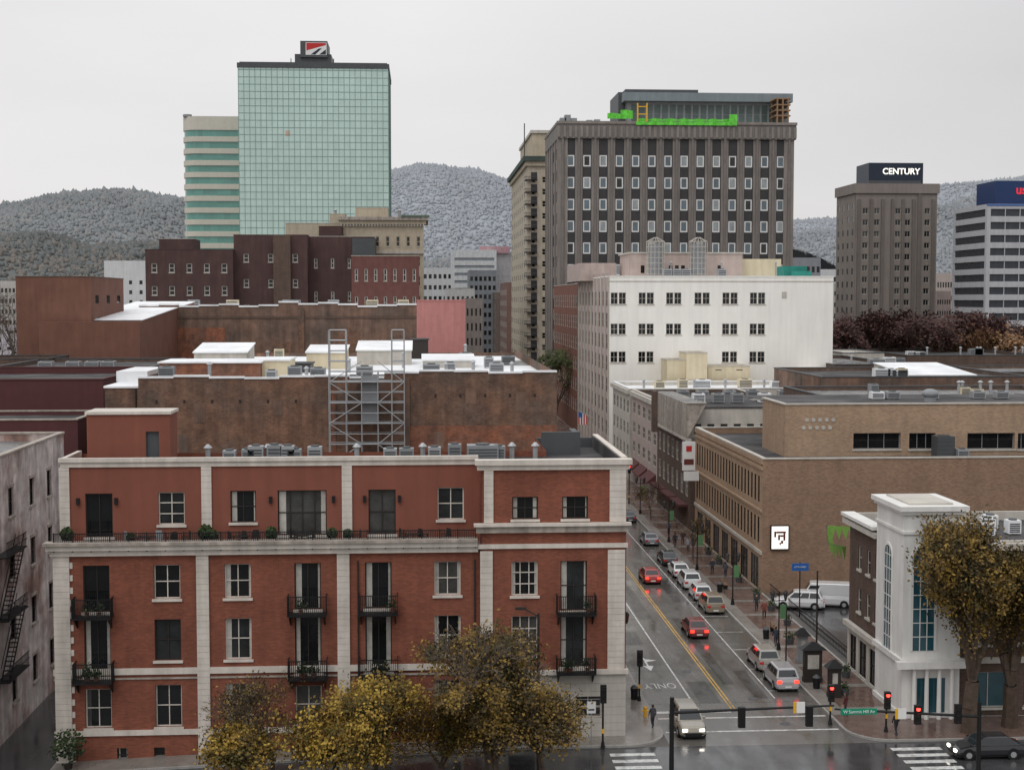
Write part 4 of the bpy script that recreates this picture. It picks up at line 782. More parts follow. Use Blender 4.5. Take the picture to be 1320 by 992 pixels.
def archwin(P,uc,hw_,z0,z1):
    def ring(r,zz): return [(uc-r,zz)]+[(uc-r*math.cos(math.radians(a)),z1-hw_+r*math.sin(math.radians(a))) for a in range(0,181,20)]+[(uc+r,zz)]
    b.face('arched_windows',m_blue,[P(u,-.03,z) for u,z in ring(hw_,z0)])
    p=ring(hw_,z0); q=ring(hw_+.18,z0)
    for i in range(len(p)-1): b.hexa('arched_windows',m_white,[P(p[i][0],-.1,p[i][1]),P(p[i+1][0],-.1,p[i+1][1]),P(q[i+1][0],-.1,q[i+1][1]),P(q[i][0],-.1,q[i][1]),P(p[i][0],-.01,p[i][1]),P(p[i+1][0],-.01,p[i+1][1]),P(q[i+1][0],-.01,q[i+1][1]),P(q[i][0],-.01,q[i][1])])
    for k in (-.33,.33): fbox(b,'arched_windows',m_white,P,uc+k*hw_-.03,uc+k*hw_+.03,-.07,-.035,z0,z1-.15)
    z=z0+1
    while z<z1-.5: fbox(b,'arched_windows',m_white,P,uc-hw_,uc+hw_,-.06,-.033,z-.03,z+.03); z+=1
archwin(FM('y',98),XU(1191,750,98),.78,ZU(1191,838,98),ZU(1191,704,98)); archwin(FM('x-',xt0),101.2,.8,ZU(1153,836,101),ZU(1153,702,101))
fbox(b,'doors',m_blue,FM('y',98),XU(1182,880,98),XU(1218,880,98),-.04,-.01,.3,3.0)
for px in (1176,1192,1208,1224): x=XU(px,880,98); b.cyl('columns',m_white,(x,97.6,0),(x,97.6,3.9),.17,.14,n=10)
b.box('canopy',m_white,xt0-.6,xt1+.4,97.2,97.79,3.85,4.35); b.done()
for (px,py) in ((1262,668),(1275,668),(1288,666),(1300,662),(1240,675)): ac(XU(px,py,106),106+R_.uniform(-2,2),zside-.5,1.0,.9,1.1,m_memb)
# ================================================================ right mid roofs
for (n_,p0,p1,pt,Y,d,wm,rm_,fr) in (
 ("low_brick_building",1075,1170,470,255,40,m_brdk,m_gravel,(6,2,.4,.4,8,2)),
 ("low_brick_building",1060,1330,486,215,30,m_oldbrick3,m_darkroof,None),
 ("low_brick_building",1170,1340,458,300,40,m_brdk,m_darkroof,(12,2,.5,.4,10,2)),
 ("flat_roof_building",1060,1400,510,182,20,m_brdk,m_gravel,None),
 ("low_brick_building",1230,1420,480,246,25,m_oldbrick3,m_gravel,None),
 ("flat_roof_building",1086,1140,455,300,20,m_offw,m_memb,None)):
    bld(n_,p0,p1,pt,Y,d,wm,rm_,front=fr,cop=m_gdk,pp=.5,detail=False)
shed("white_canopy_building",1172,1258,484,225,18,m_offw,m_memb,10,slope=1.2)
for k in range(48):
    px=R_.uniform(1075,1320); Y,z=R_.choice(((190,ZU(1230,510,182)-.5),(220,ZU(1195,486,215)-.5),(310,ZU(1255,458,300)-.5),(262,ZU(1120,470,255)-.5)))
    if Y==262 and px>1165: continue
    if Y==220 and px>1165: continue
    if Y==310 and px<1172: continue
    if R_.random()<.6: ac(XU(px,490,Y),Y,z,R_.uniform(1,3),1.5,R_.uniform(.8,1.8),R_.choice((m_galv,m_grey,m_memb,m_cream)))
    else: vent(XU(px,490,Y),Y,z,1.8,.22)
mc=mat("brown_tower_brick",haze_tint((.20,.165,.14),.10),n=.08,ns=.1); mcd=mat("brown_tower_dark",haze_tint((.13,.105,.09),.08),n=.08)
Yq=480; b,x0,x1,zt=bld("brown_office_tower",1103,1208,238,Yq,22,mc,m_darkroof,front=None,side=(4,13,.35,.45,6,5),done=False,detail=False)
P=FM('y',Yq-.4)
facade(b,mc,P,x0,x1,0,zt-.02,[(x0+(x1-x0)*u-.95,x0+(x1-x0)*u+.95,zt-8-3.9*j-2.0,zt-8-3.9*j) for u in (.12,.26,.52,.64,.88) for j in range(13)],rec=.3,frame=m_offw,fw=.12,nx=2,ny=1,part='front_wall')
for u in (.04,.19,.33,.45,.58,.71,.95): b.box('fins',mcd,x0+(x1-x0)*u-.5,x0+(x1-x0)*u+.5,Yq-.9,Yq-.41,0,zt-5)
b.box('fins',mcd,x0+(x1-x0)*.76,x0+(x1-x0)*.81,Yq-.8,Yq-.41,0,zt-3.01); b.box('crown',mc,x0-.6,x1+.6,Yq-1,Yq+22.5,zt-3,zt+.3)
a=XU(1120,220,Yq+2); c=XU(1190,220,Yq+2); z1=ZU(1155,210,Yq+2); b.box('roof_sign',m_blk,a,c,Yq+2,Yq+16,zt+.31,z1); b.box('roof_sign',m_gdk,XU(1118,235,Yq+3),XU(1185,235,Yq+3),Yq+1.5,Yq+1.9,zt+.31,zt+1.5)
pb=b.done(); text("CENTURY",((a+c)/2+1.8,Yq+1.9,(zt+z1)/2+.8),2.9,m_signw,parent=pb,bold=.02)
mb=mat("bank_white",haze_tint((.46,.46,.48),.15),n=.04); mbg=mat("bank_glass",(.045,.05,.06),rough=.15,n=.2); mbn=mat("navy_blue_sign",(.02,.045,.13),rough=.4,n=.05,streak=0)
b=B("banded_bank_tower"); yf=440; x0=XU(1272,300,yf); x1=x0+45; y1=x0/0.38; zt=ZU(1280,263,yf)
z=zt-1.5; bands=[]
while z>4: bands.append((z-2.3,z)); z-=4.1
facade(b,mb,FM('y',yf),x0,x1,0,zt,[(x0+1.2,x1-1,a,c) for a,c in bands],glass=[mbg],rec=.4,detail=False); facade(b,mb,FM('x-',x0),yf,y1,0,zt,[(yf+1.5,y1-1.5,a,c) for a,c in bands],glass=[mbg],rec=.3,detail=False)
for i in range(1,9): x=x0+1.2+(x1-2.2-x0)*i/9; b.box('mullions',mb,x-.12,x+.12,yf+.1,yf+.39,0,zt-1)
roofparts(b,x0,x1,yf,y1,zt,.5,mb,m_darkroof,None); a=XU(1284,250,yf+4); b.box('roof_sign',mbn,a,a+26,yf+4,yf+20,zt-.4,ZU(1300,233,yf+4)); b.box('roof_sign',m_blues,x0-.2,x1,yf-.2,yf-.01,zt-.5,zt-.1); pb=b.done()
text("us bank",(a+12.5,yf+3.85,ZU(1300,245,yf+4)),4.0,mat("lit_red",(.55,.03,.05),emis=.7),parent=pb,bold=.03)
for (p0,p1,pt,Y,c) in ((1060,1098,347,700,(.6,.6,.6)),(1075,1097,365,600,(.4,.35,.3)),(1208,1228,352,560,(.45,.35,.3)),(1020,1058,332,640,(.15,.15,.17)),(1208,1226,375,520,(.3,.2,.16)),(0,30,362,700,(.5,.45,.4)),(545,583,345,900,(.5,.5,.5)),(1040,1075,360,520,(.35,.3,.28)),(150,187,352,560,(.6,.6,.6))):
    bld("distant_building",p0,p1,pt,Y,25,mat("far_wall",haze_tint(c,.3),n=.05),m_memb,front=(6,6,.6,.4,6,2),detail=False)
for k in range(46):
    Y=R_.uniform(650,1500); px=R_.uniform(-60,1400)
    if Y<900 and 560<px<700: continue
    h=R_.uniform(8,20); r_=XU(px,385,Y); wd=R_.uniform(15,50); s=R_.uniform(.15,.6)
    bld("distant_building",0,0,0,Y,R_.uniform(15,30),mat("far_wall",haze_tint((s,s*R_.uniform(.85,1),s*R_.uniform(.8,1)),.5),n=.05),R_.choice((m_memb,m_gravel)),xs=(r_,r_+wd),zt=h,front=(int(wd/5),max(2,int(h/4)),.5,.4,1,1),detail=False)
# ================================================================ HILLS
OC=[Vector(v) for v in ((1,0,0),(-1,0,0),(0,1,0),(0,-1,0),(0,0,1),(0,0,-1))]
OF=[(0,2,4),(2,1,4),(1,3,4),(3,0,4),(2,0,5),(1,2,5),(3,1,5),(0,3,5)]
def hill(prof,Y,depth,cols,seed,nx=160,ny=30,nb=5000,br=(4,8)):
    v=[];f=[]; pxa=prof[0][0]; pxb=prof[-1][0]; rg=random.Random(seed)
    for j in range(ny+1):
        t=j/ny
        for i in range(nx+1):
            px=pxa+(pxb-pxa)*i/nx
            for k in range(len(prof)-1):
                if prof[k][0]<=px<=prof[k+1][0]:
                    q=(px-prof[k][0])/(prof[k+1][0]-prof[k][0]); q=q*q*(3-2*q); py=prof[k][1]*(1-q)+prof[k+1][1]*q; break
            x,z=U(px,py+3,Y); s=math.sin(min(t/.8,1)*math.pi/2) if t<.8 else math.cos((t-.8)/.2*math.pi/2*.9)
            yy=Y-depth*(1-t/.8) if t<.8 else Y+depth*(t-.8)
            nn=noise.noise(Vector((x*.006+seed,yy*.004,0)))*.16
            v.append((x,yy,max(z,4)*s*(1+nn*(1-s))-(6 if t==0 else 0)))
    for j in range(ny):
        for i in range(nx): a=j*(nx+1)+i; f.append((a,a+1,a+nx+2,a+nx+1))
    ms=[mat("hazed_woodland",c,n=.10,ns=.01,streak=0,rough=1,spec=0) for c in cols]  # woodland colours with distance haze already painted in
    me=bpy.data.meshes.new("hill"); me.from_pydata(v,[],f); me.materials.append(ms[0]); me.polygons.foreach_set('use_smooth',[True]*len(f)); o=bpy.data.objects.new("hill",me); scene.collection.objects.link(o)
    V=[];F=[];MI=[]
    for q in range(nb):
        j=rg.randint(3,int(ny*.82)) if rg.random()<.85 else int(ny*.8); i=rg.randint(0,nx-1); a=Vector(v[j*(nx+1)+i]); c_=Vector(v[j*(nx+1)+i+1]); d_=Vector(v[(j+1)*(nx+1)+i]); p=a+(c_-a)*rg.random()+(d_-a)*rg.random()
        r=rg.uniform(*br)*(1.5 if rg.random()<.08 else 1); k=len(V); mi=rg.choice((0,0,1,1,2)) if noise.noise(p*.01)<.1 else rg.choice((1,2,2,0))
        for u in OC: V.append((p.x+u.x*r*rg.uniform(.6,1.1)+rg.uniform(-.3,.3)*r,p.y+u.y*r,p.z+u.z*r*rg.uniform(.5,1.5)))
        for u in OF: F.append(tuple(k+h for h in u)); MI.append(mi)
    me=bpy.data.meshes.new("distant_woodland"); me.from_pydata(V,[],F)
    for m in ms: me.materials.append(m)
    me.polygons.foreach_set('material_index',MI); me.polygons.foreach_set('use_smooth',[True]*len(F)); o=bpy.data.objects.new("distant_woodland",me); scene.collection.objects.link(o)
cf=((.315,.335,.36),(.30,.32,.345),(.33,.345,.365))  # far slopes: blue-grey mist put into the surface colour
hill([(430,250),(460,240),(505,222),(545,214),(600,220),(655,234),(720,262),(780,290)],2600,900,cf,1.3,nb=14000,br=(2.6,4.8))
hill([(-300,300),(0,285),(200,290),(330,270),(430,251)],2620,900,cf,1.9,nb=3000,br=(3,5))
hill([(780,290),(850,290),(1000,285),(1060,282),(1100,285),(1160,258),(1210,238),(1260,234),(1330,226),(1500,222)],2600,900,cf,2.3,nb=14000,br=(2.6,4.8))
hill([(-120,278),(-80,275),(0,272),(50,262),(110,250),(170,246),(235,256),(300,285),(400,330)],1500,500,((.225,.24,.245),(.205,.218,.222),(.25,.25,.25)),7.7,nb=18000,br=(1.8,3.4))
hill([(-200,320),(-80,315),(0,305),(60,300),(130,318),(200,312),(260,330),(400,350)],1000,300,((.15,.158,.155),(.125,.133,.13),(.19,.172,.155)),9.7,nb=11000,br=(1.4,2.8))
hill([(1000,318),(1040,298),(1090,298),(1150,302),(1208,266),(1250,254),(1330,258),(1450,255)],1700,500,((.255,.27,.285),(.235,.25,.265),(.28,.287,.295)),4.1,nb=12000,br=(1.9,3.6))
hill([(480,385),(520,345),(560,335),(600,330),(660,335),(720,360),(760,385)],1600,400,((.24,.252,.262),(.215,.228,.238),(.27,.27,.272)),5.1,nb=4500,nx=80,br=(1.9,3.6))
# ================================================================ TREES
bark=mat("bark",(.085,.06,.045),n=.3,ns=3,streak=0); barkg=mat("bark_grey",(.13,.105,.085),n=.3,ns=3,streak=0)
def leafm(n,c): return mat(n,c,n=.3,ns=1.5,streak=0,rough=.7)
LY=[leafm("leaf_gold",(.29,.175,.03)),leafm("leaf_gold_dark",(.17,.105,.02)),leafm("leaf_olive",(.09,.072,.016)),leafm("leaf_yellow",(.38,.26,.045))]
LO=[leafm("leaf_ochre",(.16,.10,.025)),leafm("leaf_brown",(.095,.06,.02)),leafm("leaf_dark_olive",(.052,.044,.014)),leafm("leaf_gold2",(.24,.155,.032))]
LR=[leafm("leaf_russet",(.085,.038,.032)),leafm("leaf_russet_dark",(.05,.025,.022)),leafm("leaf_plum",(.065,.035,.032))]
def tree(name,x,y,z,h,wd,seed,nl,mats,ls=.16,bk=bark,zfrac=None,up=.35,trunk=.28,r0=None,maxd=6,hs=1.0,jit=.28):
    rg=random.Random(seed); V=[];F=[];MI=[]; tips=[]; r0=r0 or h*.018
    def tube(a,b,ra,rb,n):
        d=(b-a).normalized(); q=d.orthogonal().normalized(); s=d.cross(q); k=len(V)
        for c,r in((a,ra),(b,rb)):
            for j in range(n): t=2*math.pi*j/n; V.append(c+q*(r*math.cos(t))+s*(r*math.sin(t)))
        for j in range(n): F.append((k+j,k+(j+1)%n,k+n+(j+1)%n,k+n+j)); MI.append(0)
    def grow(p,d,l,r,dep):
        segs=2 if dep<4 else 1
        for s in range(segs):
            d=(d+Vector((rg.gauss(0,.10),rg.gauss(0,.10),up*.25))).normalized(); q=p+d*(l/segs); rn=r*(.86 if segs==2 else .7)
            tube(p,q,r,rn,6 if dep<2 else (4 if dep<4 else 3)); 
            if dep>=2: tips.append((p.copy(),q.copy(),dep))
            p=q; r=rn
        if dep>=maxd: return
        nb=3 if dep<5 else 2
        if dep==0: nb=5
        for i in range(nb+(rg.random()<.35)):
            az=rg.uniform(0,6.283)+i*2.1; sp=rg.uniform(.35,.85)*(1.0 if dep<3 else 1.15)*wd
            o=d.orthogonal().normalized(); s=d.cross(o); nd=(d+ (o*math.cos(az)+s*math.sin(az))*sp).normalized()
            grow(p,nd,l*rg.uniform(.62,.86),max(r*rg.uniform(.5,.75),.012),dep+1)
    grow(Vector((0,0,0)),Vector((0,0,1)),h*trunk,r0,0)
    mxz=max(v.z for v in V); sc_=h/mxz
    V=[Vector((v.x*sc_*hs,v.y*sc_*hs,v.z*sc_)) for v in V]
    tp=[(Vector((a.x*hs,a.y*hs,a.z))*sc_,Vector((b.x*hs,b.y*hs,b.z))*sc_,dd) for a,b,dd in tips]
    nm=len(mats)
    if zfrac: tp=[t for t in tp if rg.random()<zfrac((t[1].z)/h)] or tp
    for i in range(nl):
        a,b_,dd=rg.choice(tp); t=rg.random(); c=a.lerp(b_,t)+Vector((rg.gauss(0,jit),rg.gauss(0,jit),rg.gauss(0,jit)))
        q=Vector((rg.gauss(0,1),rg.gauss(0,1),rg.gauss(0,1))).normalized(); s=q.orthogonal().normalized(); l=ls*rg.uniform(.6,1.3); k=len(V)
        V.extend((c-q*l,c+s*l*.6,c+q*l,c-s*l*.6)); F.append((k,k+1,k+2,k+3))
        nzv=noise.noise(c*.8+Vector((seed,0,0))); q_=nzv+rg.gauss(0,.18)
        MI.append(1+(3%nm if q_>.25 else 0 if q_>-.02 else 1 if q_>-.22 else 2%nm))
    me=bpy.data.meshes.new(name); me.from_pydata([tuple(v) for v in V],[],F); me.materials.append(bk)
    for m in mats: me.materials.append(m)
    me.polygons.foreach_set('material_index',MI); o=bpy.data.objects.new(name,me); scene.collection.objects.link(o); o.location=(x,y,z); o.rotation_euler=(0,0,rg.uniform(0,6))
    return o
def TR(name,px,Y,pyt,wd,seed,nl,mats,ls,**k):
    x=XU(px,920,Y); z=gz(x); tree(name,x,Y,z,ZU(px,pyt,Y)-z,wd,seed,nl,mats,ls,**k)
TR("bare_street_tree",352,88,868,1.0,11,2200,LO,.09,hs=1.2)
TR("yellow_street_tree",485,87.5,880,1.15,21,22000,LY,.12,trunk=.17,hs=1.25,jit=.4)
TR("yellow_street_tree",425,86,912,1.15,23,12000,LY,.12,trunk=.17,hs=1.2,jit=.4)
TR("yellow_street_tree",318,86,938,1.1,31,9000,LY,.12,trunk=.2,hs=1.2,jit=.4)
TR("autumn_street_tree",632,88,795,.85,41,14000,LO,.11,bk=barkg,zfrac=lambda t:1 if t<.5 else (.22 if t<.65 else .03),trunk=.16,r0=.2,hs=1.15,jit=.4)
TR("autumn_street_tree",700,87,885,1.1,51,14000,LO,.11,trunk=.15,hs=1.25,jit=.4)
TR("autumn_street_tree",572,86,900,1.1,57,14000,LY[:3]+LO[:1],.11,trunk=.15,hs=1.25,jit=.4)
TR("autumn_street_tree",645,85,905,1.2,59,12000,LO,.11,trunk=.15,hs=1.2,jit=.4)
tree("golden_columnar_tree",XU(1250,900,94.5),94.5,0,ZU(1250,662,94.5),.6,61,34000,LO,.13,trunk=.10,up=.8,zfrac=lambda t:0 if t<.2 else 1,jit=.5,hs=.95)
tree("golden_columnar_tree",XU(1302,900,95.5),95.5,0,ZU(1300,690,95.5),.6,67,24000,LO,.13,trunk=.10,up=.8,zfrac=lambda t:0 if t<.2 else 1,jit=.5)
k=0
for px in range(1085,1300,17):
    Y=345+R_.uniform(-15,25); x=XU(px,430,Y); tree("russet_tree",x,Y,8,ZU(px,R_.uniform(397,414),Y)-8,1.1,100+k,3200,LR,.42,trunk=.16,maxd=5,jit=.5); k+=1
LF=[leafm("leaf_orange",(.28,.15,.07)),leafm("leaf_orange_dark",(.16,.09,.05))]
for (px,Y,pt) in ((1290,330,422),(1312,330,420),(1235,340,417)): x=XU(px,430,Y); tree("brown_tree",x,Y,6,ZU(px,pt,Y)-6,1,130+px,2200,LF,.4,maxd=5,jit=.5)
for (px,Y,pt) in ((5,300,392),(-15,290,385),(20,560,360)): x=XU(px,430,Y); tree("bare_tree",x,Y,0,ZU(px,pt,Y),.9,230+px,300,LR,.3,bk=barkg,maxd=6)
tree("street_tree",31,330,0,ZU(693,440,330),1,330,2600,[leafm("lf_g",(.08,.10,.03)),leafm("lf_g2",(.05,.07,.02))],.35,maxd=5)
for k,(xx,yy) in enumerate(((31,160),(31,190),(15,180))): tree("small_street_tree",xx,yy,.14,5.2,1,400+k,250,LO,.12,maxd=5)
shrub(XU(88,985,94),94,gz(-25)+.1,1.2,2.4,"bush")
# ================================================================ CARS
def car(name,x,y,rot,col,kind='sedan',lights=True,z=.01):
    P_=mat("car_paint",col,rough=.22,spec=.6,metal=.15,n=.02,streak=0)
    P_.node_tree.nodes['Principled BSDF'].inputs['Coat Weight'].default_value=.6
    if kind=='sedan': L_,W,Hh,belt=4.7,1.82,1.45,.95; gh=(-1.95,-1.25,.45,1.25)
    elif kind=='hatch': L_,W,Hh,belt=4.2,1.78,1.52,.98; gh=(-2.0,-1.6,.45,1.2)
    elif kind=='van': L_,W,Hh,belt=5.6,2.0,2.3,1.25; gh=(-2.75,-2.7,1.5,2.15)
    else: L_,W,Hh,belt=4.7,1.9,1.74,1.08; gh=(-2.25,-1.9,.5,1.3)
    b=B(name); hw_=W/2; yf=L_/2
    if kind=='sedan': st=[(-1,.62,.82),(-.97,.9,.93),(-.85,1.0,.97),(-.45,1,1),(0,1,1),(.45,.98,1),(.6,.93,.99),(.88,.78,.93),(.97,.64,.84),(1,.5,.74)]
    elif kind=='van': st=[(-1,.9,.95),(-.97,1,.98),(-.5,1,1),(0,1,1),(.55,1,1),(.8,.9,.98),(.95,.78,.9),(1,.6,.8)]
    else: st=[(-1,.7,.86),(-.97,.96,.95),(-.85,1.0,.98),(-.45,1,1),(0,1,1),(.45,.98,1),(.6,.95,.99),(.88,.84,.94),(.97,.72,.86),(1,.5,.76)]
    secs=[]
    for (t,hh,ww) in st:
        yy=t*yf; zt_=belt*hh; w_=hw_*ww; zb_=.22 if abs(t)<.95 else .3
        secs.append([(-w_*.9,yy,zb_),(-w_,yy,zb_+.15),(-w_*1.0,yy,zt_*.68),(-w_*.93,yy,zt_*.95),(-w_*.8,yy,zt_),(0,yy,zt_+.035),(w_*.8,yy,zt_),(w_*.93,yy,zt_*.95),(w_*1.0,yy,zt_*.68),(w_,yy,zb_+.15),(w_*.9,yy,zb_)])
    for i in range(len(secs)-1):
        for j in range(11): k=(j+1)%11; b.face('body',P_,[secs[i][j],secs[i][k],secs[i+1][k],secs[i+1][j]])
    b.face('body',P_,secs[0]); b.face('body',P_,secs[-1][::-1])
    g0,g1,g2,g3=gh; wb_=hw_*.93; wt=hw_*(.74 if kind!='van' else .88); zb_=belt-.02; zt_=Hh-.06
    lo=[(-wb_,g0,zb_),(wb_,g0,zb_),(wb_,g3,zb_-.02),(-wb_,g3,zb_-.02)]; hi=[(-wt,g1,zt_),(wt,g1,zt_),(wt,g2,zt_),(-wt,g2,zt_)]
    b.hexa('cabin',P_,lo+hi); b.hexa('roof_panel',P_,[(-wt,g1,zt_),(wt,g1,zt_),(wt,g2,zt_),(-wt,g2,zt_),(-wt*.86,g1+.15,Hh),(wt*.86,g1+.15,Hh),(wt*.86,g2-.2,Hh),(-wt*.86,g2-.2,Hh)])
    def quad(c,u0,u1,v0,v1,off):
        c=[Vector(q) for q in c]; f=lambda u,v:(c[0].lerp(c[1],u)).lerp(c[3].lerp(c[2],u),v); nn=(c[1]-c[0]).cross(c[3]-c[0]).normalized()
        if nn.dot((c[0]+c[2])/2-Vector((0,(g0+g3)/2,(zb_+zt_)/2)))<0: nn=-nn
        b.face('windows',m_carg,[f(u0,v0)+nn*off,f(u1,v0)+nn*off,f(u1,v1)+nn*off,f(u0,v1)+nn*off])
    quad((lo[0],lo[1],hi[1],hi[0]),.08,.92,.15,.9,.012); quad((lo[3],lo[2],hi[2],hi[3]),.06,.94,.08,.94,.012)
    for s in ((lo[0],lo[3],hi[3],hi[0]),(lo[1],lo[2],hi[2],hi[1])):
        if kind=='van': quad(s,.76,.97,.12,.85,.012)
        else: quad(s,.06,.36,.12,.88,.012); quad(s,.39,.64,.12,.88,.012); quad(s,.67,.94,.12,.88,.012)
    for sx_ in (-1,1):
        for wy in (-yf*.62,yf*.64):
            b.cyl('wheels',m_black,(sx_*(hw_-.12),wy,.35),(sx_*(hw_+.004),wy,.35),.40,n=18); b.cyl('wheels',m_tire,(sx_*(hw_-.2),wy,.33),(sx_*(hw_+.02),wy,.33),.33,n=18); b.cyl('wheels',m_galv,(sx_*(hw_+.01),wy,.33),(sx_*(hw_+.03),wy,.33),.2,n=10)
        b.box('mirrors',P_,sx_*hw_-.1,sx_*hw_+.1,g3-.45,g3-.25,belt,belt+.16)
        tz=belt*.72; b.box('tail_lamps',m_tail if lights else m_redp,sx_*hw_*.7-.17,sx_*hw_*.7+.17,-yf-.02,-yf+.1,tz-.08,tz+.12)
        b.box('head_lamps',m_head if lights else m_signwp,sx_*hw_*.62-.17,sx_*hw_*.62+.17,yf-.1,yf+.02,tz-.18,tz-.02)
    b.box('bumpers',P_,-hw_*.8,hw_*.8,-yf-.08,-yf+.1,.3,.52); b.box('bumpers',m_black,-hw_*.6,hw_*.6,yf-.05,yf+.03,.3,.5); b.box('plate',m_signwp,-.25,.25,-yf-.095,-yf-.081,.38,.5); b.box('underbody',m_black,-hw_*.85,hw_*.85,-yf*.95,yf*.95,.15,.26)
    b.done((x,y,z),rot)
car("red_sedan",24.2,149,0,(.36,.02,.015)); car("red_sedan",24.4,125,0,(.17,.018,.018))
car("silver_suv",18.4,96.6,math.pi,(.30,.27,.22),'suv')
for (yy,c,k,n_) in ((159,(.04,.04,.045),'sedan',"black_car"),(152,(.68,.68,.68),'sedan',"white_sedan"),(146,(.65,.65,.65),'suv',"white_suv"),(140,(.62,.62,.62),'hatch',"white_hatchback"),(134.5,(.27,.22,.16),'suv',"tan_suv"),(113.5,(.33,.32,.29),'suv',"silver_suv"),(107.8,(.40,.40,.41),'suv',"silver_suv"),(172,(.2,.2,.22),'sedan',"grey_sedan"),(190,(.06,.06,.07),'sedan',"dark_sedan")):
    car(n_,27.85,yy,0,c,k,lights=yy in(107.8,))
car("dark_sedan",24.4,210,0,(.05,.05,.06)); car("white_sedan",20.5,240,math.pi,(.6,.6,.6))
for (px,py,c) in ((1030,785,(.70,.70,.70)),(1064,782,(.68,.68,.68))):
    x,y=G(px,py); car("white_van",x,y,math.radians(75),c,'van' if px>1040 else 'suv',lights=False,z=.16)
car("black_sedan",37,89.8,math.pi/2,(.015,.015,.018),'sedan')
b=B("parking_lot"); b.face('surface',m_asph,[(36,113,.152),(75,113,.152),(75,141.4,.152),(36,141.4,.152)]); b.done()
# ================================================================ STREET FURNITURE
m_ban=mat("banner_green",(.10,.22,.10),n=.05,streak=0)
def lamp2(x,y,z=.14,h=4.6):
    b=B("twin_street_lamp"); b.cyl('post',m_black,(0,0,0),(0,0,.6),.2,.12,n=10); b.cyl('post',m_black,(0,0,.6),(0,0,h),.07,.05,n=8); b.cyl('arm',m_black,(-.55,0,h-.35),(.55,0,h-.35),.04,n=6)
    for s in(-.55,.55):
        b.cyl('lanterns',m_black,(s,0,h-.4),(s,0,h-.2),.05,.12,n=8); b.cyl('lanterns',m_g4,(s,0,h-.2),(s,0,h+.3),.13,.2,n=8); b.cyl('lanterns',m_black,(s,0,h+.3),(s,0,h+.55),.24,.04,n=8)
    b.cyl('finial',m_black,(0,0,h),(0,0,h+.4),.07,.02,n=6)
    if x>25: b.box('banner',m_ban,.09,.62,-.015,.015,h-1.9,h-.7)
    b.done((x,y,z))
for (x,y) in ((15.6,110.5),(15.5,140),(15.5,170),(30.3,118),(30.3,136),(30.3,154),(30.3,172),(30.3,195),(15.5,125)): lamp2(x,y)
def signal(b,x,y,z,red=False,face=-1,rot=0):
    b.box('signal_heads',m_black,x-.2,x+.2,y-.15,y+.15,z-.6,z+.6)
    for k in range(3):
        zz=z+.38-k*.38; b.cyl('signal_lenses',(m_redl if red and k==0 else m_dark),(x,y+face*.152,zz),(x,y+face*.17,zz),.13,n=12)
        b.box('visors',m_black,x-.15,x+.15,y+face*.16-(.2 if face<0 else 0),y+face*.16+(.2 if face>0 else 0),zz+.13,zz+.15)
b=B("traffic_signal_mast"); Ym=81; xp=XU(866,930,Ym); zz=ZU(866,918,Ym); xe_=XU(1075,912,Ym)
b.cyl('pole',m_black,(xp,Ym,0),(xp,Ym,ZU(866,898,Ym)),.16,.12,n=10); b.cyl('pole',m_black,(xp,Ym,0),(xp,Ym,.6),.28,.2,n=10); b.cyl('arm',m_black,(xp,Ym,zz),(xe_,Ym,zz+.25),.10,.06,n=8)
for px in (956,1043): x=XU(px,925,Ym); signal(b,x,Ym,zz-.35,face=1)
x=XU(1029,907,Ym); b.box('lane_sign',m_signwp,x-.15,x+.35,Ym-.2,Ym-.15,zz-.1,zz+.55); b.box('lane_sign',m_yel,x-.33,x-.16,Ym-.2,Ym-.15,zz-.1,zz+.55)
b.done()
b=B("traffic_signal_mast"); Yn=86; xp=XU(1262,940,Yn); zz=ZU(1262,925,Yn); xs_=XU(1076,908,Yn); b.cyl('pole',m_black,(xp,Yn,0),(xp,Yn,zz+1),.16,.12,n=10); b.cyl('arm',m_black,(xp,Yn,zz+.1),(xs_,Yn,zz+.75),.10,.06,n=8)
x=XU(1106,910,Yn); b.box('street_name_sign',m_green,x-1.15,x+1.15,Yn-.2,Yn-.15,zz+.42,zz+.8); x2=XU(1160,912,Yn); b.box('lane_sign',m_yel,x2-.35,x2-.17,Yn-.2,Yn-.15,zz+.1,zz+.75); b.box('lane_sign',m_signwp,x2-.17,x2+.35,Yn-.2,Yn-.15,zz+.1,zz+.75)
for px in (1183,1235): signal(b,XU(px,910,Yn),Yn,zz+.3,red=(px==1183))
pb=b.done(); text("W Summit Hill Av",(x,Yn-.215,zz+.61),.27,m_signwp,parent=pb)
def ped_signal(x,y,red=True,h=3.6,name="traffic_signal"):
    b=B(name); b.cyl('pole',m_black,(x,y,.1),(x,y,h),.07,n=8); b.cyl('pole',m_black,(x,y,.1),(x,y,.5),.16,.1,n=8); signal(b,x+.0,y-.2,h+.2,red=red); b.box('push_box',m_yel,x-.08,x+.08,y-.12,y-.07,1.1,1.4); b.done()
x,y=G(777,965); ped_signal(x,y,False); x,y=G(1070,935); ped_signal(x,y,True,2.2); x,y=G(1142,945); ped_signal(x,y,True,2.2); ped_signal(16,200,True,3.6); ped_signal(30.2,205,True,5); x,y=G(824,905); ped_signal(x,y,False,3.2)
b=B("corner_sign"); x,y=G(762,962); b.cyl('pole',m_grey,(x,y,.1),(x,y,3.2),.04,n=6); b.box('panel',m_signwp,x-.3,x+.3,y-.06,y-.03,2.3,3.1); b.box('panel',m_black,x-.2,x+.2,y-.07,y-.062,2.5,2.6); b.done()
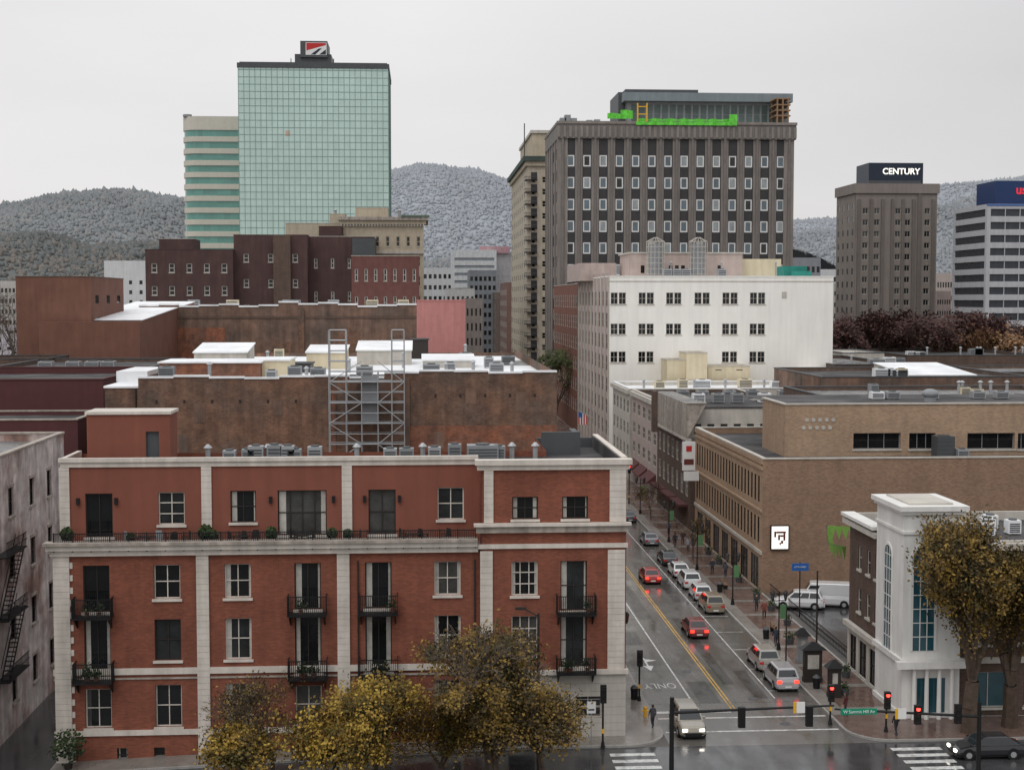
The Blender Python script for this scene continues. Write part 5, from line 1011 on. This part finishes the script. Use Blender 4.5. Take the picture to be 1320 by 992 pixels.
b=B("street_light"); x,y=XU(694,850,90.5),90.5; zt=ZU(694,790,90.5); b.cyl('pole',m_dark,(x,y,0),(x,y,zt),.12,.08,n=8); b.cyl('arm',m_dark,(x,y,zt-.2),(x-.9,y,zt+.3),.05,n=6); b.box('head',m_dark,x-1.5,x-.8,y-.15,y+.15,zt+.25,zt+.4); b.done()
b=B("blue_street_sign"); x,y=35.6,131; b.cyl('pole',m_black,(x,y,0),(x,y,5.2),.06,n=8); b.box('panel',m_blues,x-.8,x+.8,y-.1,y-.05,4.4,5.1); pb=b.done(); text("CITY STREET",(x,y-.12,4.75),.2,m_signwp,parent=pb)
b=B("utility_pole"); x,y=G(1052,870); b.cyl('pole',m_dark,(x,y,0),(x,y,ZU(1052,735,y)),.09,.06,n=8); b.done()
b=B("utility_pole"); x,y=G(1013,860); b.cyl('pole',m_dark,(x,y,0),(x,y,ZU(1013,785,y)),.07,.05,n=8); b.done()
def kiosk(px,py,w=1.1,h=2.6,m=m_dark):
    x,y=G(px,py); b=B("information_kiosk"); b.box('base',m,x-w/2,x+w/2,y-.3,y+.3,.1,.5); b.box('panel',m,x-w/2+.05,x+w/2-.05,y-.25,y+.25,.5,h); b.box('poster',m_g3,x-w/2+.3,x+w/2-.3,y-.27,y-.252,1.2,h-.4); b.hexa('roof',m_black,[(x-w*.7,y-.5,h),(x+w*.7,y-.5,h),(x+w*.7,y+.5,h),(x-w*.7,y+.5,h),(x-.1,y-.1,h+.6),(x+.1,y-.1,h+.6),(x+.1,y+.1,h+.6),(x-.1,y+.1,h+.6)]); b.done()
kiosk(1047,880,1.5,2.7); kiosk(1034,855,.9,2.4,m_grey); kiosk(1075,900,1.0,2.4)
def bench(x,y,rot):
    b=B("bench")
    for k in range(4): b.box('seat',m_wood,-.8,.8,-.2+k*.11,-.12+k*.11,.43,.47)
    for k in range(3): b.box('backrest',m_wood,-.8,.8,.25,.29,.55+k*.13,.63+k*.13)
    for s in(-.7,.65): b.box('legs',m_black,s,s+.05,-.2,.28,0,.43); b.box('legs',m_black,s,s+.05,.24,.29,.43,.95)
    b.done((x,y,.145),rot)
bench(31.5,124,math.pi/2); bench(31.5,112,math.pi/2); bench(31.2,144,math.pi/2)
def bin_(x,y):
    b=B("litter_bin"); b.cyl('body',m_black,(0,0,0),(0,0,.85),.26,.3,n=12); b.cyl('lid',m_gdk,(0,0,.85),(0,0,1.05),.32,.12,n=12); b.done((x,y,.145))
for q in ((30.2,106),(30.2,122),(15.8,104),(30.3,142)): bin_(*q)
for yy in (104,109,114,120,127,133,139,147,157,163):
    b=B("planter"); b.cyl('tub',m_gdk,(0,0,0),(0,0,.5),.3,.38,n=10)
    for q in range(60):
        p=Vector((R_.gauss(0,.2),R_.gauss(0,.2),.55+abs(R_.gauss(0,.22)))); u=Vector((R_.uniform(-1,1),R_.uniform(-1,1),R_.uniform(-1,1))).normalized()*.08; s=u.orthogonal(); b.face('plants',m_shrub[q%2],[p-u,p+s,p+u,p-s])
    b.done((33.4 if yy%2 else 31.8,yy,.146))
b=B("fire_hydrant"); b.cyl('barrel',m_yel,(0,0,0),(0,0,.6),.13,.12,n=10); b.ball('bonnet',m_yel,(0,0,.62),.14,10); b.cyl('outlets',m_yel,(-.25,0,.42),(.25,0,.42),.06,n=8); b.done((15.9,99.5,.14))
b=B("metal_railing")
for i in range(60): y=114+i*.45; b.box('bars',m_black,35.2,35.23,y,y+.03,.15,1.1)
b.box('rails',m_black,35.18,35.25,114,141,1.1,1.16); b.box('rails',m_black,35.18,35.25,114,141,.25,.3); b.done()
b=B("pennant_bunting"); mgp=mat("pennant_green",(.22,.42,.08)); 
pts=[(33.6,111,10.2),(34.2,117,9.4),(36.0,124,9.8),(40,129,8.8)]
for i in range(3):
    a,c=Vector(pts[i]),Vector(pts[i+1]); b.cyl('cord',m_black,a,c,.02,n=4)
    for k in range(4): p=a.lerp(c,(k+.2)/4); q=a.lerp(c,(k+.62)/4)+Vector((.5,0,0)); b.face('flags',mgp,[p,q,(p+q)/2+Vector((.1,0,-1.2))])
b.cyl('cord',m_black,(40,129,0),(40,129,8.8),.05,n=6); b.done()
b=B("american_flag"); b.cyl('pole',m_offw,(34.4,285,6),(31.5,285,7.5),.08,n=6)
for k in range(7):
    b.face('cloth',m_redp if k%2==0 else m_signwp,[(31.6+k*.26,285,7.4-k*.13),(31.6+(k+1)*.26,285,7.4-(k+1)*.13),(31.6+(k+1)*.26,285,4.6),(31.6+k*.26,285,4.7)])
b.face('cloth',m_blues,[(31.62,284.98,7.35),(32.4,284.98,7.0),(32.4,284.98,6.0),(31.62,284.98,6.2)]); b.done()
# ================================================================ PEOPLE
def person(x,y,z,rot,coat,pants=(.03,.03,.04),h=1.74,stride=.22):
    s=h/1.74
    mm=mat("clothing",coat,n=.1,ns=4,streak=0); t=mm.node_tree; Pn=t.nodes['Principled BSDF']; src=Pn.inputs['Base Color'].links[0].from_socket
    tc=t.nodes.new('ShaderNodeTexCoord'); sp=t.nodes.new('ShaderNodeSeparateXYZ'); t.links.new(tc.outputs['Object'],sp.inputs[0]); gt=t.nodes.new('ShaderNodeMath'); gt.operation='GREATER_THAN'; gt.inputs[1].default_value=.80*s; t.links.new(sp.outputs[2],gt.inputs[0])
    mxn=t.nodes.new('ShaderNodeMix'); mxn.data_type='RGBA'; mxn.inputs[6].default_value=(*pants,1); t.links.new(gt.outputs[0],mxn.inputs[0]); t.links.new(src,mxn.inputs[7]); t.links.new(mxn.outputs[2],Pn.inputs['Base Color'])
    J=[((0,0,.95),.15),((0,0,1.18),.15),((0,0,1.40),.16),((0,.01,1.52),.06),
       ((.10,0,.88),.10),((.11,stride*.5,.48),.07),((.11,stride*.35,.09),.045),((.11,stride*.35+.16,.04),.035),
       ((-.10,0,.88),.10),((-.11,-stride*.2,.48),.07),((-.11,-stride,.11),.045),((-.11,-stride+.16,.05),.035),
       ((.2,0,1.42),.065),((.26,-.06,1.14),.05),((.25,.07,.88),.035),((-.2,0,1.42),.065),((-.26,.06,1.14),.05),((-.25,.16,.9),.035)]
    E=[(0,1),(1,2),(2,3),(0,4),(4,5),(5,6),(6,7),(0,8),(8,9),(9,10),(10,11),(2,12),(12,13),(13,14),(2,15),(15,16),(16,17)]
    me=bpy.data.meshes.new('body'); me.from_pydata([tuple(c*s for c in j[0]) for j in J],E,[]); o=bpy.data.objects.new('body',me); scene.collection.objects.link(o)
    sk=o.modifiers.new('skin','SKIN'); 
    for i,vv in enumerate(me.skin_vertices[0].data): vv.radius=(J[i][1]*s,J[i][1]*s*(.75 if i<3 else 1)); vv.use_root=(i==0)
    ss=o.modifiers.new('sub','SUBSURF'); ss.levels=1; ss.render_levels=1; me.materials.append(mm)
    par=bpy.data.objects.new("pedestrian",None); scene.collection.objects.link(par); o.parent=par
    b=B('head'); b.ball('head',m_skin,(0,.02*s,1.63*s),.095*s,10,1.25); b.cyl('head',m_skin,(0,.1*s,1.62*s),(0,.135*s,1.60*s),.02,.012,n=5); hd=b.done(smooth=True); hd.parent=par
    b=B('hair'); b.ball('hair',m_hair,(0,-.012*s,1.66*s),.104*s,10,1.15); hr=b.done(smooth=True); hr.parent=par
    b=B('hands')
    for sx_,hy in ((.25,.08),(-.25,.17)):
        b.box('hands',m_skin,sx_*s-.02,sx_*s+.02,hy*s-.03,hy*s+.05,.78*s,.86*s)
        for k in range(4): b.cyl('hands',m_skin,(sx_*s,hy*s-.02+k*.02,.79*s),(sx_*s,hy*s-.01+k*.02,(.71+.01*abs(k-1.5))*s),.009,.007,n=5)
        b.cyl('hands',m_skin,(sx_*s,hy*s+.045,.84*s),(sx_*s,hy*s+.075,.78*s),.011,.008,n=5)
    hn=b.done(); hn.parent=par
    par.location=(x,y,z); par.rotation_euler=(0,0,rot)
for (px,py,r,c) in ((870,707,0,(.03,.03,.04)),(880,703,3,(.05,.04,.04)),(887,712,3.1,(.30,.30,.32)),(893,705,.2,(.03,.04,.07)),(1155,950,.5,(.02,.02,.025)),(1046,866,2,(.25,.05,.05)),(918,742,3.0,(.04,.04,.05)),(830,715,3.1,(.06,.05,.05)),(1090,925,1,(.10,.03,.03)),(862,690,0,(.12,.12,.14)),(935,745,.1,(.07,.08,.1)),(1000,835,.1,(.05,.06,.09)),(975,790,3.1,(.04,.04,.04)),(985,800,3.0,(.2,.06,.05)),(845,940,.4,(.05,.05,.06))):
    x,y=G(px,py)
    if px>845: x=min(max(x,29.8),34)
    else: x=min(x,16)
    person(x,y,.147,r,c,h=R_.uniform(1.62,1.82))
print("objects",len(bpy.data.objects))
